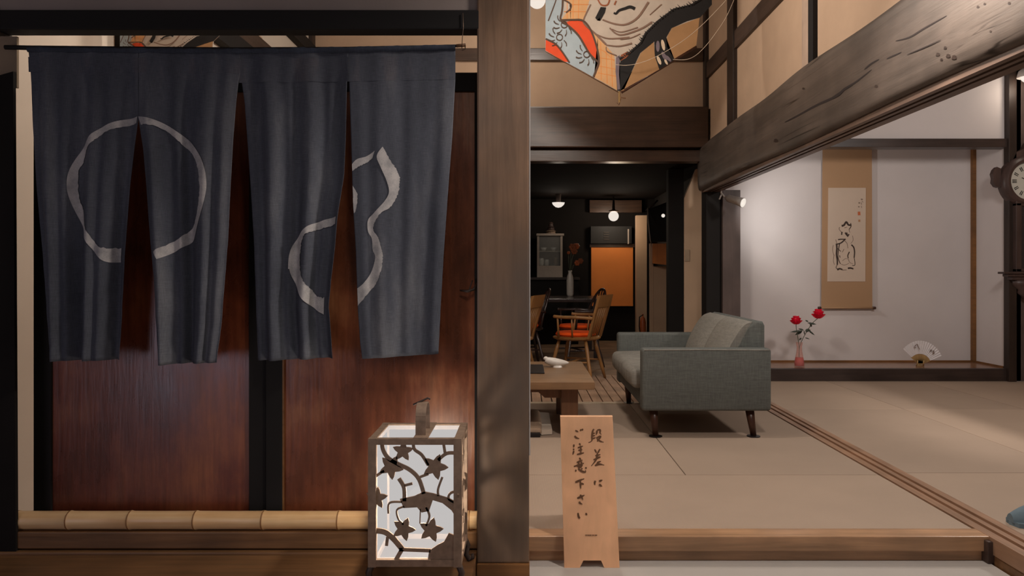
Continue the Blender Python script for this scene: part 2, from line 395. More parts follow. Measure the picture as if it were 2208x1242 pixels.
# ================================================================== large structure
# floors
struct('floor', B(-3.2, 1.78, -1.5, 3.0, -.25, -.095), M['stone'], 'grey lower entry floor in front of the wooden step', 'floor')
fl = struct('floor_tatami', B(-2.3, 1.78, 3.0, 6.0, -.2, -.025), M['dark'], 'pale tatami floor of the raised room with the sofa', 'floor')
def mats(parent, xs, ys, flip=0, skip=()):
    for i, (x0, x1) in enumerate(zip(xs, xs[1:])):
        for j, (y0, y1) in enumerate(zip(ys, ys[1:])):
            if (i, j) in skip: continue
            obj('tatami_mat', B(x0+.002, x1-.002, y0+.002, y1-.002, -.025, 0, bev=.004), M['tat1' if (i+j+flip) % 2 else 'tat2'], parent)
mats(fl, [-2.1, -.97, 1.78], [3.05, 3.86])
mats(fl, [-2.1, -.97, -.08, .81, 1.78], [3.86, 4.72, 5.93], 1)
fr = struct('floor_tatami_room', B(1.93, 5.6, .4, 7.15, -.25, -.025), M['dark'], 'pale tatami floor of the alcove room at right', 'floor')
mats(fr, [1.93, 2.81, 3.7, 4.6, 5.5], [.42, 2.1, 3.9, 5.7, 7.15])
# deck planks and dining floor
dk = struct('floor_deck', B(-2.1, 1.9, 6.0, 7.6, -.2, -.03), M['black'], 'narrow plank floor between the tatami and the dining room', 'floor')
x = -.42
while x < 1.74:
    obj('plank', B(x+.004, x+.076, 6.0, 7.6, -.03, -.004, bev=.002), M['deck'], dk); x += .08
df = struct('floor_dining', B(-2.1, 1.9, 7.6, 11.5, -.2, -.025), M['black'], 'wooden floor of the dark dining room at the back', 'floor')
y = 7.6
while y < 11.4:
    obj('plank', B(-.5, 1.85, y+.003, y+.277, -.025, -.003), M['far_floor'], df); y += .28
struct('trim', B(-2.1, 1.78, 5.93, 6.0, -.1, .004, bev=.003), M['pale'], 'pale wooden threshold strip between tatami and plank floor', 'threshold')
# step sill
b_ = B(-.02, 1.80, 2.955, 3.05, -.056, .002, bev=.004); box(b_, -.02, 1.80, 2.97, 3.05, -.095, -.058)
struct('trim', b_, M['sill'], 'dark wooden step edge between the entry floor and the tatami', 'step')
# grooved floor track
def grooved(x0, x1, y0, y1, ztop, zbot, grooves, up=True):
    prof = [(x0, zbot), (x0, ztop)]
    d = -.012 if up else .012
    for a, b in grooves: prof += [(a, ztop), (a, ztop+d), (b, ztop+d), (b, ztop)]
    prof += [(x1, ztop), (x1, zbot)]
    return prism(new(), [(px, y0, pz) for px, pz in prof], (0, y1-y0, 0))
struct('trim', grooved(1.785, 1.93, .4, 7.45, .003, -.06, [(1.825, 1.845), (1.872, 1.892)]), M['track'], 'wooden floor track with two grooves running into the depth', 'track')
struct('trim', B(1.79, 1.93, .4, 2.95, -.20, -.062, bev=.006), M['sillL'], 'brown wooden side board under the floor track at lower right', 'board')
struct('trim', B(1.765, 1.80, 2.93, 2.98, -.095, -.01, bev=.004), M['darky'], 'small dark end block at the corner of the step', 'block')
# big post
b_ = new(); box(b_, -.171, .0185, 2.80, 2.96, -.042, 3.6, bev=.006)
pst = struct('trim', b_, M['post'], 'thick weathered brown wooden post in the middle of the view', 'post')
obj('base_block', B(-.172, .02, 2.79, 2.97, -.095, -.042, bev=.004), M['shoe'], pst, label='lighter brown base block')
obj('edge_strip', B(.0186, .023, 2.802, 2.83, .35, 2.2), M['steel'], pst, label='thin grey strip standing in for the lit side face')  # pale strip stands in for light on the post's right side face
# back wall of the sitting room, Y = 7.6
b_ = new(); box(b_, -2.1, 1.9, 7.6, 7.75, 2.15, 4.2); box(b_, -2.1, -1.0, 7.6, 7.75, 0, 2.15)
struct('wall_back', b_, M['tan'], 'tan plaster back wall above the dining room opening', 'wall')
struct('trim', B(-2.1, 1.76, 7.55, 7.62, 3.09, 3.21, bev=.006), M['beamx'], 'narrow brown rail across the tan back wall behind the kite', 'beam')
struct('trim', B(-2.1, 1.78, 7.42, 7.62, 2.215, 2.61, bev=.012), M['beamx'], 'broad dark header beam over the dining room opening', 'beam')
struct('trim', B(-2.1, 1.72, 7.46, 7.62, 2.085, 2.195, bev=.005), M['beamx'], 'thin brown board under the broad header beam', 'beam')
struct('trim', B(1.755, 1.90, 7.42, 7.62, 0, 2.215, bev=.01), M['black'], 'dark corner post behind the sofa at the end of the big beam', 'post')
struct('trim', B(1.765, 1.82, 7.50, 7.60, 2.2, 4.0, bev=.004), M['dark'], 'slim dark corner batten between tan back wall and right wall', 'post')
# left wall X = -2.1
b_ = B(-2.25, -2.1, 2.9, 7.6, -.1, 4.2)
struct('wall_left', b_, M['hallwhite'], 'pale plaster side wall seen above and beside the curtain', 'wall')
struct('trim', B(-2.11, -2.06, 3.95, 4.02, 0, 4.0), M['black'], 'black upright on the pale side wall above the curtain', 'post')
struct('trim', B(-2.11, -2.03, 4.03, 7.5, 2.57, 2.70), M['black'], 'lower dark rail running back along the side wall', 'beam')
struct('trim', B(-2.11, -2.05, 4.03, 7.5, 2.70, 2.84), M['darky'], 'brown rail just above the lower dark rail on the side wall', 'beam')
struct('trim', B(-2.11, -2.03, 4.03, 7.5, 3.10, 3.21), M['black'], 'upper dark rail running back along the side wall', 'beam')
struct('trim', B(-2.11, -2.06, 5.92, 6.06, 2.70, 2.86), M['tan'], 'short tan upright between the rails of the side wall', 'batten')
struct('trim', B(-2.1, -2.06, 7.50, 7.60, 2.3, 4.0), M['dark'], 'thin dark corner batten left on the tan back wall', 'batten')
# right wall X = 1.8 above the big beam
struct('wall_right', B(1.80, 1.92, .4, 7.6, 2.0, 4.2), M['tan'], 'tan plaster wall above the big hewn beam', 'wall')
struct('trim', B(1.775, 1.82, .4, 7.5, 2.90, 3.05, bev=.004), M['darky'], 'dark horizontal rail on the tan wall above the big beam', 'beam')
struct('trim', B(1.765, 1.82, 6.50, 6.70, 2.2, 4.0, bev=.004), M['dark'], 'dark upright crossing the rail on the tan right wall', 'post')
struct('trim', B(1.77, 1.82, 4.72, 4.80, 2.2, 4.0, bev=.003), M['black'], 'thin black upright on the tan wall above the hewn beam', 'post')
struct('trim', B(1.785, 1.82, 4.80, 4.95, 2.2, 4.0, bev=.003), M['paleboard'], 'pale grey upright beside the thin black one on the right wall', 'post')
# hewn log beam
t = new(); NY, NA = 80, 20
rows = []
for i in range(NY+1):
    yy = .4+(7.55-.4)*i/NY; row = []
    top = 2.27+.012*math.sin(yy*1.7)+.008*math.sin(yy*4.1+1)-(.05 if yy > 7 else 0)*(yy-7)/.55; bot = 1.808+.006*math.sin(yy*2.3)
    for k in range(NA):
        a = 2*PI*k/NA; ca, sa = math.cos(a), math.sin(a)
        sx = math.copysign(abs(ca)**.28, ca); sz = math.copysign(abs(sa)**.34, sa)
        rr = 1+.018*math.sin(yy*3+a*2)+.012*math.sin(yy*7.3+a*5)
        row.append(t.verts.new((1.80+.10*sx*rr, yy, (top+bot)/2+(top-bot)/2*sz)))
    rows.append(row)
for a, b in zip(rows, rows[1:]):
    for k in range(NA): t.faces.new((a[k], a[(k+1) % NA], b[(k+1) % NA], b[k]))
t.faces.new(rows[0]); t.faces.new(rows[-1][::-1])
lgb = struct('trim', t, M['log'], 'huge hewn timber beam running into the depth at upper right', 'beam', .6)
def log_face(px, py, lift=.0012):
    xx = 1.70
    for _ in range(4):
        sc = (px-VX)/xx; yy = F/sc; zz = CH+(VY-py)/sc
        top = 2.27+.012*math.sin(yy*1.7)+.008*math.sin(yy*4.1+1)-(.05 if yy > 7 else 0)*(yy-7)/.55; bot = 1.808+.006*math.sin(yy*2.3)
        q = max(-1, min(1, (zz-(top+bot)/2)/((top-bot)/2))); sa = math.copysign(abs(q)**(1/.34), q); ca = -math.sqrt(max(0, 1-sa*sa)); a = math.atan2(sa, ca) % (2*PI)
        xx = 1.80-.10*abs(ca)**.28*(1+.018*math.sin(yy*3+a*2)+.012*math.sin(yy*7.3+a*5))
    return Vector((xx-lift, yy, zz))
M['crack'] = plain('dark_wood_crack', srgb(40, 30, 26), .9)
for cr, w_ in (([(600,822),(700,770),(820,705),(950,645),(1000,600),(1080,550),(1185,468)],12), ([(1135,468),(1180,430),(1235,398)],9), ([(1285,396),(1320,380),(1385,350)],8), ([(1345,276),(1440,250),(1540,190),(1690,105)],9), ([(1420,368),(1540,318),(1650,268)],6), ([(900,668),(990,610),(1060,570)],7)):
    bm = new(); pts = [(1500+a*.3207, b*.3207) for a, b in cr]
    pr_ = [(bm.verts.new(log_face(*a)), bm.verts.new(log_face(*b))) for a, b in stroke2d(pts, w_*.3207, lambda t: .25+math.sin(PI*t)**.6, 6)]
    for (a, b), (c, d) in zip(pr_, pr_[1:]): bm.faces.new((a, b, d, c))
    obj('crack', bm, M['crack'], lgb, label='dark crack')
for kx_, ky_, kr_ in ((1630,365,14),(1680,320,11),(1700,375,16),(1740,385,18),(1655,400,10),(1900,45,10),(1945,25,9),(1985,210,8),(1975,340,7),(725,595,9),(540,945,16),(1215,580,12),(2110,20,10)):
    bm = new(); vs_ = [bm.verts.new(log_face(1500+(kx_+kr_*(1+.3*math.sin(i*2.3))*math.cos(2*PI*i/9))*.3207, (ky_+kr_*.8*math.sin(2*PI*i/9))*.3207)) for i in range(9)]
    bm.faces.new(vs_); obj('knot', bm, M['dark'], lgb)
struct('trim', grooved(1.735, 1.88, .4, 7.5, 1.785, 1.818, [(1.765, 1.785), (1.808, 1.828)], up=False), M['kamoi'], 'grooved wooden rail under the huge hewn beam', 'rail')
# tatami room shell
struct('wall_alcove_back', B(1.9, 4.75, 7.70, 7.82, 0, 3.1), M['white'], 'white plaster back wall of the alcove', 'wall')
struct('wall_alcove_side', B(4.50, 4.62, 7.16, 7.70, 0, 3.1), M['white'], 'pale plaster side wall of the alcove', 'wall')
struct('wall_alcove_top', B(1.9, 4.50, 7.17, 7.27, 2.25, 3.1), M['white'], 'white plaster wall above the alcove beam', 'wall')
struct('trim', B(1.9, 4.55, 7.13, 7.28, 2.17, 2.25, bev=.004), M['tokod'], 'dark horizontal beam over the alcove', 'beam')
b_ = B(1.93, 4.56, 7.14, 7.21, 0, .115, bev=.004)
struct('trim', b_, M['tokod'], 'dark front board of the raised alcove floor', 'board')
struct('floor_alcove', B(1.93, 4.5, 7.21, 7.70, .02, .113), M['toko'], 'glossy brown wooden alcove floor', 'floor')
b_ = B(1.93, 4.5, 7.685, 7.70, .113, .13); struct('trim', b_, M['shoe'], 'thin brown skirting along the back of the alcove', 'skirting')
struct('trim', B(4.487, 4.50, 7.22, 7.685, .113, .13), M['shoe'], 'thin brown skirting along the side of the alcove', 'skirting')
struct('trim', B(4.465, 4.50, 7.66, 7.70, .113, 2.3), M['shoe'], 'thin reddish corner batten inside the alcove', 'batten')
struct('trim', B(4.472, 4.545, 7.10, 7.18, .0, 3.0, bev=.004), M['dark'], 'dark upright at the right end of the alcove', 'post')
struct('wall_right_room', B(4.545, 5.6, 7.16, 7.3, 0, 3.1), M['greyboard'], 'brown boarded wall right of the alcove behind the clock', 'wall')
struct('wall_far_right', B(5.5, 5.6, .4, 7.2, 0, 3.1), M['tan'], 'tan plaster side wall of the alcove room', 'wall')
struct('trim', B(1.905, 2.075, 7.38, 7.50, 0, 1.80, bev=.004), M['greyboard'], 'grey brown upright board under the silver spotlight', 'board')
struct('ceiling_room', B(1.9, 5.6, .4, 7.8, 3.1, 3.2), M['ceil'], 'ceiling of the alcove room', 'ceiling')
struct('ceiling', B(-2.2, 1.9, 2.9, 7.7, 4.2, 4.3), M['ceil'], 'high dark ceiling of the sitting room', 'ceiling')
# dining room shell
struct('ceiling_dining', B(-2.1, 1.9, 7.62, 11.5, 2.085, 2.15), M['ceil'], 'low black ceiling of the dining room', 'ceiling')
struct('wall_dining_back', B(-2.1, 2.0, 11.35, 11.5, 0, 2.1), M['blackp'], 'dark back wall of the dining room', 'wall')
struct('wall_dining_left', B(-2.1, -2.0, 7.7, 11.4, 0, 2.1), M['blackp'], 'dark left wall of the dining room', 'wall')
struct('wall_dining_right', B(1.92, 2.0, 7.65, 11.4, 0, 2.1), M['blackp'], 'dark right wall of the dining room', 'wall')
struct('wall_panel', prism(new(), [P(1475, 428, 8.0), P(1514, 335, 8.0), P(1521, 335, 8.0), (1.885, 8.0, 0), (1.662, 8.0, 0)], (0, .08, 0)), M['tanl'], 'tan plaster panel with slanted top beside the dining room opening', 'wall')
struct('trim', B(1.50, 1.66, 8.0, 8.12, 0, 2.08), M['black'], 'black post left of the tan panel with slanted top', 'post')
struct('trim', B(1.605, 1.755, 11.0, 11.12, 0, 1.82), M['tan'], 'slim tan pillar at the back of the dining room', 'pillar')
struct('trim', B(.96, 1.72, 11.25, 11.34, 1.88, 2.06), M['beamx'], 'brown header board lit by the globe lamp', 'beam')
# entrance front on the left
struct('wall_front', B(-3.0, -.165, 2.815, 2.875, 1.97, 3.2), M['grey'], 'grey plaster above the black lintel of the entrance', 'wall')
struct('trim', B(-1.925, -.16, 2.80, 2.88, 1.90, 1.972, bev=.006), M['black'], 'black lintel beam over the hanging curtain', 'beam')
struct('trim', B(-3.0, -1.92, 2.79, 2.89, 1.890, 1.985, bev=.006), M['dark'], 'dark brown end of the lintel at upper left', 'beam')
struct('wall_entry', B(-3.0, -1.878, 2.85, 2.862, 1.70, 1.89), M['earth'], 'rough earthen plaster corner at upper left', 'wall')
struct('wall_entry_panel', prism(new(), [(-3, 2.83, -.095), (-1.868, 2.83, -.095), (-1.878, 2.83, 1.755), (-1.95, 2.83, 1.735), (-3, 2.83, 1.60)], (0, .015, 0)), M['blackp'], 'dark flat panel with sloped top along the left edge of the view', 'wall')  # thin black sheet with a sloped top in front of the plaster
# porch boards and bamboo rail
struct('trim', B(-1.99, -.172, 2.84, 3.02, -.004, .057, bev=.004), M['sillL'], 'brown wooden sill board under the bamboo rail', 'board')
struct('trim', B(-2.2, -.173, 2.82, 3.0, -.2, -.010, bev=.004), M['sillL'], 'lower brown wooden board under the sill on the left', 'board')
bx = thing('bamboo_rail', 'pale bamboo pole lying along the foot of the red doors', 'pole', (-1.9, 2.875, .057))
nodes = [38, 150, 281, 422, 568, 730, 880, 1012]; xs = [(v-VX)/578 for v in nodes]
prof = [(.012, -1.915), (.026, -1.905), (.031, -1.893)]
for i, xn in enumerate(xs):
    prof += [(.0335, xn-.010), (.0352, xn-.003), (.0325, xn), (.0352, xn+.003), (.0335, xn+.012)]
    nx = xs[i+1] if i+1 < len(xs) else -.175
    prof += [(.0330, (xn+nx)/2)]
prof += [(.0335, -.175)]
obj('culm', lathe(new(), prof, (0, 2.875, .091), 24, 'X'), M['bam'], bx, .7)
for xn in xs:
    obj('node_ring', lathe(new(), [(.0340, xn-.003), (.0358, xn-.0015), (.0358, xn+.0015), (.0340, xn+.003)], (0, 2.875, .091), 24, 'X'), M['bamnode'], bx, True)
# sliding doors
def door(name, x0, x1, y0, label, stiles, lq='lacq'):
    d = thing(name, label, 'door', (x0, y0, .057)); d['kind'] = 'structure'
    z0, z1 = .058, 1.784
    obj('panel', B(x0+.01, x1-.01, y0+.012, y0+.028, z0+.02, z1-.03), M[lq], d)
    for s0, s1 in stiles: obj('stile', B(s0, s1, y0, y0+.038, z0, z1, bev=.003), M['black'], d)
    obj('top_rail', B(x0, x1, y0+.001, y0+.037, 1.712, z1, bev=.003), M['black'], d)
    obj('bottom_rail', B(x0, x1, y0+.001, y0+.037, z0, z0+.03, bev=.003), M['black'], d)
    return d
d1 = door('door_1', -1.89, -.993, 2.965, 'left sliding door with worn dark red panel behind the curtain', [(-1.89, -1.823), (-1.060, -.993)])
d2 = door('door_2', -.992, -.172, 2.955, 'right sliding door with worn red brown panel beside the post', [(-.992, -.928), (-.19, -.172)], 'lacq2')
hb = tube(new(), [P(992, 626, 2.94), P(1008, 628, 2.93), P(1022, 624, 2.94), P(1028, 610, 2.945)], [.003, .006, .005, .003], 8)
tube(hb, [P(1012, 624, 2.93), P(1019, 604, 2.935)], .0025, 6)
obj('handle', hb, M['irond'], d2, True, label='small twisted dark iron catch')
obj('edge_strip', B(-.928, -.922, 2.956, 2.962, .06, 1.7), M['shoe'], d2)

# ================================================================== curtain
YC = 2.825
rodpts = [P(x_, y_, YC) for x_, y_ in ((11, 102), (60, 103), (250, 105), (500, 107), (750, 105), (985, 99), (1001, 98))]
rd = tag(obj('curtain_rod', tube(new(), rodpts, [.0085]*4+[.007, .005, .0045], 10), M['rod'], None, True), 'thin black rod carrying the indigo curtain', 'rod')
hw = new(); tube(hw, [P(998, 28, 2.796), P(999, 60, 2.796), P(997, 80, 2.80), P(996, 104, YC)], .0014, 6); tube(hw, [P(1003, 96, YC), P(1003, 106, YC), P(996, 108, YC)], .002, 6)
obj('hook_wire', hw, M['wire'], rd, True)
obj('rod_end', tube(new(), [P(984, 99, YC), P(1004, 97, YC)], .0062, 8), M['rodend'], rd, True, label='brown bamboo end of the rod')
# panels: left edge, right edge (by height), bottom (by width), folds
PAN = [
 dict(L=[(98, 60), (150, 64), (260, 66), (400, 72), (550, 84), (778, 97)], R=[(98, 298.5), (255, 298.5), (320, 289), (400, 279), (550, 266), (700, 257), (778, 251)],
      bot=(778, 777), fold=[(2.2, .30, .024), (4.6, .1, .012), (7.1, .6, .004)], edge=(.004, .035)),
 dict(L=[(98, 298.5), (255, 298.5), (320, 309), (400, 316), (520, 325), (600, 333), (700, 338), (785, 343)], R=[(98, 518), (158, 518), (174, 514), (220, 509), (300, 503), (400, 498), (520, 493), (600, 487), (700, 480), (780, 470)],
      bot=(786, 781), fold=[(1.6, .55, .022), (3.7, .35, .014), (6.3, .2, .004)], edge=(-.012, -.035)),
 dict(L=[(98, 515), (158, 516), (174, 520), (220, 526), (300, 531), (400, 537), (520, 543), (700, 547), (778, 549)], R=[(98, 751), (150, 751), (175, 749), (300, 747), (380, 744), (470, 730), (540, 725), (600, 718), (660, 713), (730, 719), (772, 722)],
      bot=(779, 771), fold=[(2.6, .05, .022), (4.9, .6, .010), (7.7, .3, .003)], edge=(.03, -.02)),
 dict(L=[(98, 748.5), (145, 749), (175, 753), (300, 757), (440, 761), (540, 767), (660, 771), (740, 776), (775, 781)], R=[(98, 982), (170, 982), (300, 975), (400, 967), (540, 957), (660, 950), (762, 945)],
      bot=(774, 763), fold=[(1.3, .4, .008), (3.2, .7, .005), (6.2, .1, .002)], edge=(.004, .012)),
]
YT = 99
def pdepth(p, u, py):
    v = max(0, min(1, (py-YT)/680)); g = .18+.82*v**.8
    if py < 180: g *= .35+.65*max(0, (py-YT)/81)
    d = sum(a*math.sin(2*PI*(k*u+ph)) for k, ph, a in p['fold'])*g
    d += p['edge'][0]*max(0, 1-u/.16)**2*v+p['edge'][1]*max(0, 1-(1-u)/.16)**2*v
    if v > .3: d += .0025*math.sin(py*.09+u*9)*math.sin(u*7+py*.03)*(v-.3)
    return d
def ptop(px): return ipol([(11, 99), (250, 101), (500, 103.5), (750, 101), (985, 96)], px)
def pxy(p, u, v):
    xl0, xr0 = ipol(p['L'], YT), ipol(p['R'], YT)
    yt = ptop(xl0+(xr0-xl0)*u); yb = p['bot'][0]+(p['bot'][1]-p['bot'][0])*u
    py = yt+(yb-yt)*v; xl, xr = ipol(p['L'], py), ipol(p['R'], py)
    return xl+(xr-xl)*u, py
def onpanel(p, px, py, off):
    xl, xr = ipol(p['L'], py), ipol(p['R'], py); u = (px-xl)/(xr-xl); u = max(.004, min(.996, u)); px = xl+(xr-xl)*u
    return P(px, py, YC, pdepth(p, u, py)-off)
nor = thing('noren_curtain', 'indigo split curtain with white ring and gourd hung before the red doors', 'curtain', P(520, 105, YC))
def grid(fn, nu, nv, thick):
    bm = new(); g = [[bm.verts.new(fn(i/nu, j/nv)) for i in range(nu+1)] for j in range(nv+1)]
    for j in range(nv):
        for i in range(nu): bm.faces.new((g[j][i], g[j+1][i], g[j+1][i+1], g[j][i+1]))
    return bm
def ribbon(p, A, Bp, off=.0042):
    A = spline(A, 9); Bp = spline(Bp, 9); bm = new(); rows = []
    for a, b in zip(A, Bp):
        jit = random.uniform(-.06, .06)
        rows.append([bm.verts.new(onpanel(p, a[0]+(b[0]-a[0])*(t_+jit*(t_ > .9)), a[1]+(b[1]-a[1])*(t_+jit*(t_ > .9)), off)) for t_ in [q/8 for q in range(9)]])
    for r0, r1 in zip(rows, rows[1:]):
        for k in range(8): bm.faces.new((r0[k], r0[k+1], r1[k+1], r1[k]))
    return bm
def c1(l): return [(30+a/2.484, 80+b/2.484) for a, b in l]
def c2(l): return [(480+a/2.484, 80+b/2.484) for a, b in l]
def c4(l): return [(520+a/3.88, 540+b/3.88) for a, b in l]
RIB = [
 [(c1([(662,425),(540,455),(430,520),(350,610),(300,700),(285,790),(300,880),(340,980),(400,1090),(480,1195),(552,1207)]),
   c1([(656,462),(540,492),(470,530),(400,600),(365,670),(335,715),(335,790),(345,880),(380,960),(415,1050),(470,1125),(555,1130)][:5]+[(335,720),(338,860),(378,960),(412,1050),(468,1122),(555,1130)]))],
 [(c1([(668,425),(760,445),(850,490),(940,560),(1000,630),(1030,700),(1041,790),(1030,880),(1000,980),(960,1080),(880,1140),(788,1190)]),
   c1([(685,470),(760,478),(840,520),(910,585),(960,640),(990,700),(1003,790),(1000,870),(985,950),(950,1020),(870,1085),(765,1150)]))],
 [(c2([(613,962),(540,980),(470,1010),(420,1050),(375,1110),(355,1170),(350,1240)])+c4([(395,130),(420,230),(500,370),(600,480),(685,537)]),
   c2([(608,1003),(540,1022),(485,1040),(445,1062),(427,1110),(420,1170),(420,1240)])+c4([(500,120),(520,220),(580,320),(630,385),(690,400)]))],
 [(c2([(817,610),(770,640),(720,655),(690,685)]), c2([(803,652),(770,675),(725,697),(692,722)])),
  (c2([(690,780),(692,830),(696,880),(704,945)]), c2([(700,800),(722,840),(722,885),(712,935)])),
  (c2([(858,590),(828,640),(850,700),(880,770),(893,830),(870,880),(815,940),(780,980),(780,1040),(800,1080),(805,1140)])+c4([(1125,60),(1090,180),(1030,270),(968,320)]),
   c2([(861,590),(905,670),(940,720),(950,780),(935,850),(900,910),(850,945),(822,985),(808,1030),(840,1080),(858,1150)])+c4([(1188,90),(1165,200),(1100,320),(972,462)]))],
]
for i, p in enumerate(PAN):
    pn = obj('cloth_panel', grid(lambda u, v: P(*pxy(p, u, v), YC, pdepth(p, u, pxy(p, u, v)[1])), 90, 80, 0), M['indigo'], nor, True)
    so = pn.modifiers.new('thick', 'SOLIDIFY'); so.thickness = .0012; so.offset = 1
    for A, Bp in RIB[i]:
        obj('white_brush_mark', ribbon(p, A, Bp), M['resist'], pn, True, recalc=False)
    # doubled header band and rolled hem round the rod
    def band(y0, y1, off):
        def fn(u, v):
            xl, xr = ipol(p['L'], YT), ipol(p['R'], YT); px = xl+(xr-xl)*u
            py = ptop(px)+(y0-99)+(y1-y0)*v
            return P(px, py, YC, pdepth(p, u, py)-off)
        return fn
    obj('header_band', grid(band(122, 174 if i > 1 else 154, .0018), 40, 6, 0), M['indigo_band'], pn, True, label='lighter doubled cloth band')
    def hem(u, v):
        xl, xr = ipol(p['L'], YT), ipol(p['R'], YT); px = xl+(xr-xl)*u; a = -PI/2+2*PI*.62*v
        c = P(px, ptop(px)+5, YC)
        ww = .0005*math.sin(px*.31)+.0008*math.sin(px*.09)
        return c+Vector((0, -math.cos(a)*(.012+ww)*.8, -.003+math.sin(-a)*(.0115+ww)))
    obj('rolled_hem', grid(hem, 60, 10, 0), M['indigo_dark'], pn, True)

# ================================================================== lantern
LX0, LX1, LY0, LY1, LZ0, LZ1 = -.507, -.203, 2.50, 2.77, .068, .476
lan = thing('lantern', 'square iron floor lantern with glowing paper and maple leaf cut-outs', 'lantern', ((LX0+LX1)/2, 2.635, -.02))
fb = new(); t_ = .026
for xx in (LX0, LX1-t_):
    for yy in (LY0, LY1-t_): box(fb, xx, xx+t_, yy, yy+t_, LZ0-.01, LZ1)
for yy in (LY0, LY1-t_):
    box(fb, LX0+t_, LX1-t_, yy+.001, yy+t_-.001, LZ1-.020, LZ1-.001); box(fb, LX0+t_, LX1-t_, yy+.001, yy+t_-.001, LZ0-.008, LZ0+.014)
for xx in (LX0, LX1-t_):
    box(fb, xx+.001, xx+t_-.001, LY0+t_, LY1-t_, LZ1-.020, LZ1-.001); box(fb, xx+.001, xx+t_-.001, LY0+t_, LY1-t_, LZ0-.008, LZ0+.014)
lf = obj('frame', fb, M['iron'], lan)
xm = (893+924)/2; xc = (908-VX)/F*2.52
obj('top_strap', B(xc-.024, xc+.024, LY0+.005, LY1-.005, LZ1-.0015, LZ1+.002), M['iron'], lan)
# handle: flat loop standing on the strap
hb = new(); hp = []
for k in range(15):
    a = PI*k/14; hp.append((2.60-.055*math.cos(a)*1, LZ1+.05+.05*math.sin(a)))
hp = [(2.545, LZ1)]+hp+[(2.655, LZ1)]
prev = None
for (ya, za), (yb, zb) in zip(hp, hp[1:]):
    prism(hb, [(xc-.022, ya, za), (xc-.022, yb, zb), (xc-.022, yb, zb+.004), (xc-.022, ya, za+.004)] if abs(yb-ya) > .004 else [(xc-.022, ya, za), (xc-.022, yb, zb), (xc-.022, yb+.004, zb), (xc-.022, ya+.004, za)], (.034, 0, 0))
obj('handle', hb, M['iron'], lan)
obj('handle_ring', tube(new(), [(xc-.035, 2.585, LZ1+.096), (xc-.01, 2.595, LZ1+.106), (xc+.012, 2.60, LZ1+.116), (xc+.02, 2.6, LZ1+.112)], .0035, 6), M['irond'], lan, True)
obj('bottom_light_stop', B(LX0+.01, LX1-.01, LY0+.01, LY1-.01, LZ0-.006, LZ0-.002), M['irond'], lan)  # unseen plate, added to stop lantern light spilling onto the step
# paper panes
i_ = .018
for nm, a in (('paper_pane', (LX0+i_, LX1-i_, LY0+.018, LY0+.0190, LZ0, LZ1-.006)), ('paper_pane', (LX0+i_, LX1-i_, LY1-.019, LY1-.018, LZ0, LZ1-.006)),
              ('paper_pane', (LX0+.018, LX0+.019, LY0+i_, LY1-i_, LZ0, LZ1-.006)), ('paper_pane', (LX1-.019, LX1-.018, LY0+i_, LY1-i_, LZ0, LZ1-.006)),
              ('paper_pane', (LX0+i_, LX1-i_, LY0+i_, LY1-i_, LZ1-.0065, LZ1-.0055))):
    obj(nm, B(*a), M['paperglow'], lan)
def leaf2d(cx, cy, r, rot, n=5):
    out = []
    for k in range(n*2):
        a = rot+PI*k/n; rr = r if k % 2 == 0 else r*.62
        if k % 2 == 0:
            out += [(cx+rr*.66*math.cos(a-.34), cy+rr*.66*math.sin(a-.34)), (cx+rr*.76*math.cos(a-.24), cy+rr*.76*math.sin(a-.24)), (cx+rr*math.cos(a), cy+rr*math.sin(a)), (cx+rr*.76*math.cos(a+.24), cy+rr*.76*math.sin(a+.24)), (cx+rr*.66*math.cos(a+.34), cy+rr*.66*math.sin(a+.34))]
        else: out.append((cx+rr*.80*math.cos(a), cy+rr*.80*math.sin(a)))
    return out
STK = [([(185,335),(190,400),(225,460),(290,500),(370,540),(430,600),(465,700)],26), ([(395,335),(400,400),(450,440),(495,510)],20), ([(592,335),(606,425)],18),
       ([(700,430),(620,430),(560,475)],22), ([(110,605),(200,545)],17), ([(440,588),(495,568)],16), ([(588,590),(560,670),(562,715)],15),
       ([(335,750),(332,660),(298,598)],26), ([(335,645),(388,632)],16), ([(705,682),(645,695),(632,735),(690,765)],16), ([(320,755),(235,762),(228,832)],13),
       ([(335,785),(285,808),(295,870),(330,905)],12), ([(442,800),(438,898)],7), ([(480,790),(502,850),(480,915)],14), ([(110,945),(200,955),(260,1000),(320,1070)],36),
       ([(300,1072),(510,1080)],24), ([(320,1070),(265,1165)],28), ([(222,990),(215,1048)],20)]
POL = [[(305,735),(400,715),(465,685),(530,698),(620,725),(700,768),(700,890),(650,810),(590,762),(525,742),(500,815),(450,825),(420,790),(330,795)],
       [(488,1165),(500,1080),(560,1040),(600,1020),(632,962),(665,975),(700,990),(700,1165)]]
LV = [(325,415,72,-1.5),(245,522,86,.2),(540,520,90,-1.2),(150,728,76,-.2),(330,937,82,-1.2),(512,942,86,-1.35)]
def cutout(fn, n, parent):
    cnt = 0
    for pts, w_ in STK:
        bm = new(); pr = stroke2d(pts, w_); poly = [a for a, b in pr]+[b for a, b in pr[::-1]]
        prism(bm, [fn(*q) for q in poly], n); obj('vine', bm, M['iron'], parent)
    for pl in POL:
        bm = new(); prism(bm, [fn(*q) for q in pl], n); obj('rock' if pl[0][0] > 400 else 'trunk', bm, M['iron'], parent)
    for cx, cy, r, rot in LV:
        bm = new(); prism(bm, [fn(*q) for q in leaf2d(cx, cy, r, rot)], n); obj('maple_leaf', bm, M['iron'], parent)
def ffront(cx, cy): return Vector((LX0+(cx-95)/3.09/F*2.5, LY0+.008, CH+(VY-840-cy/3.09)/F*2.5))
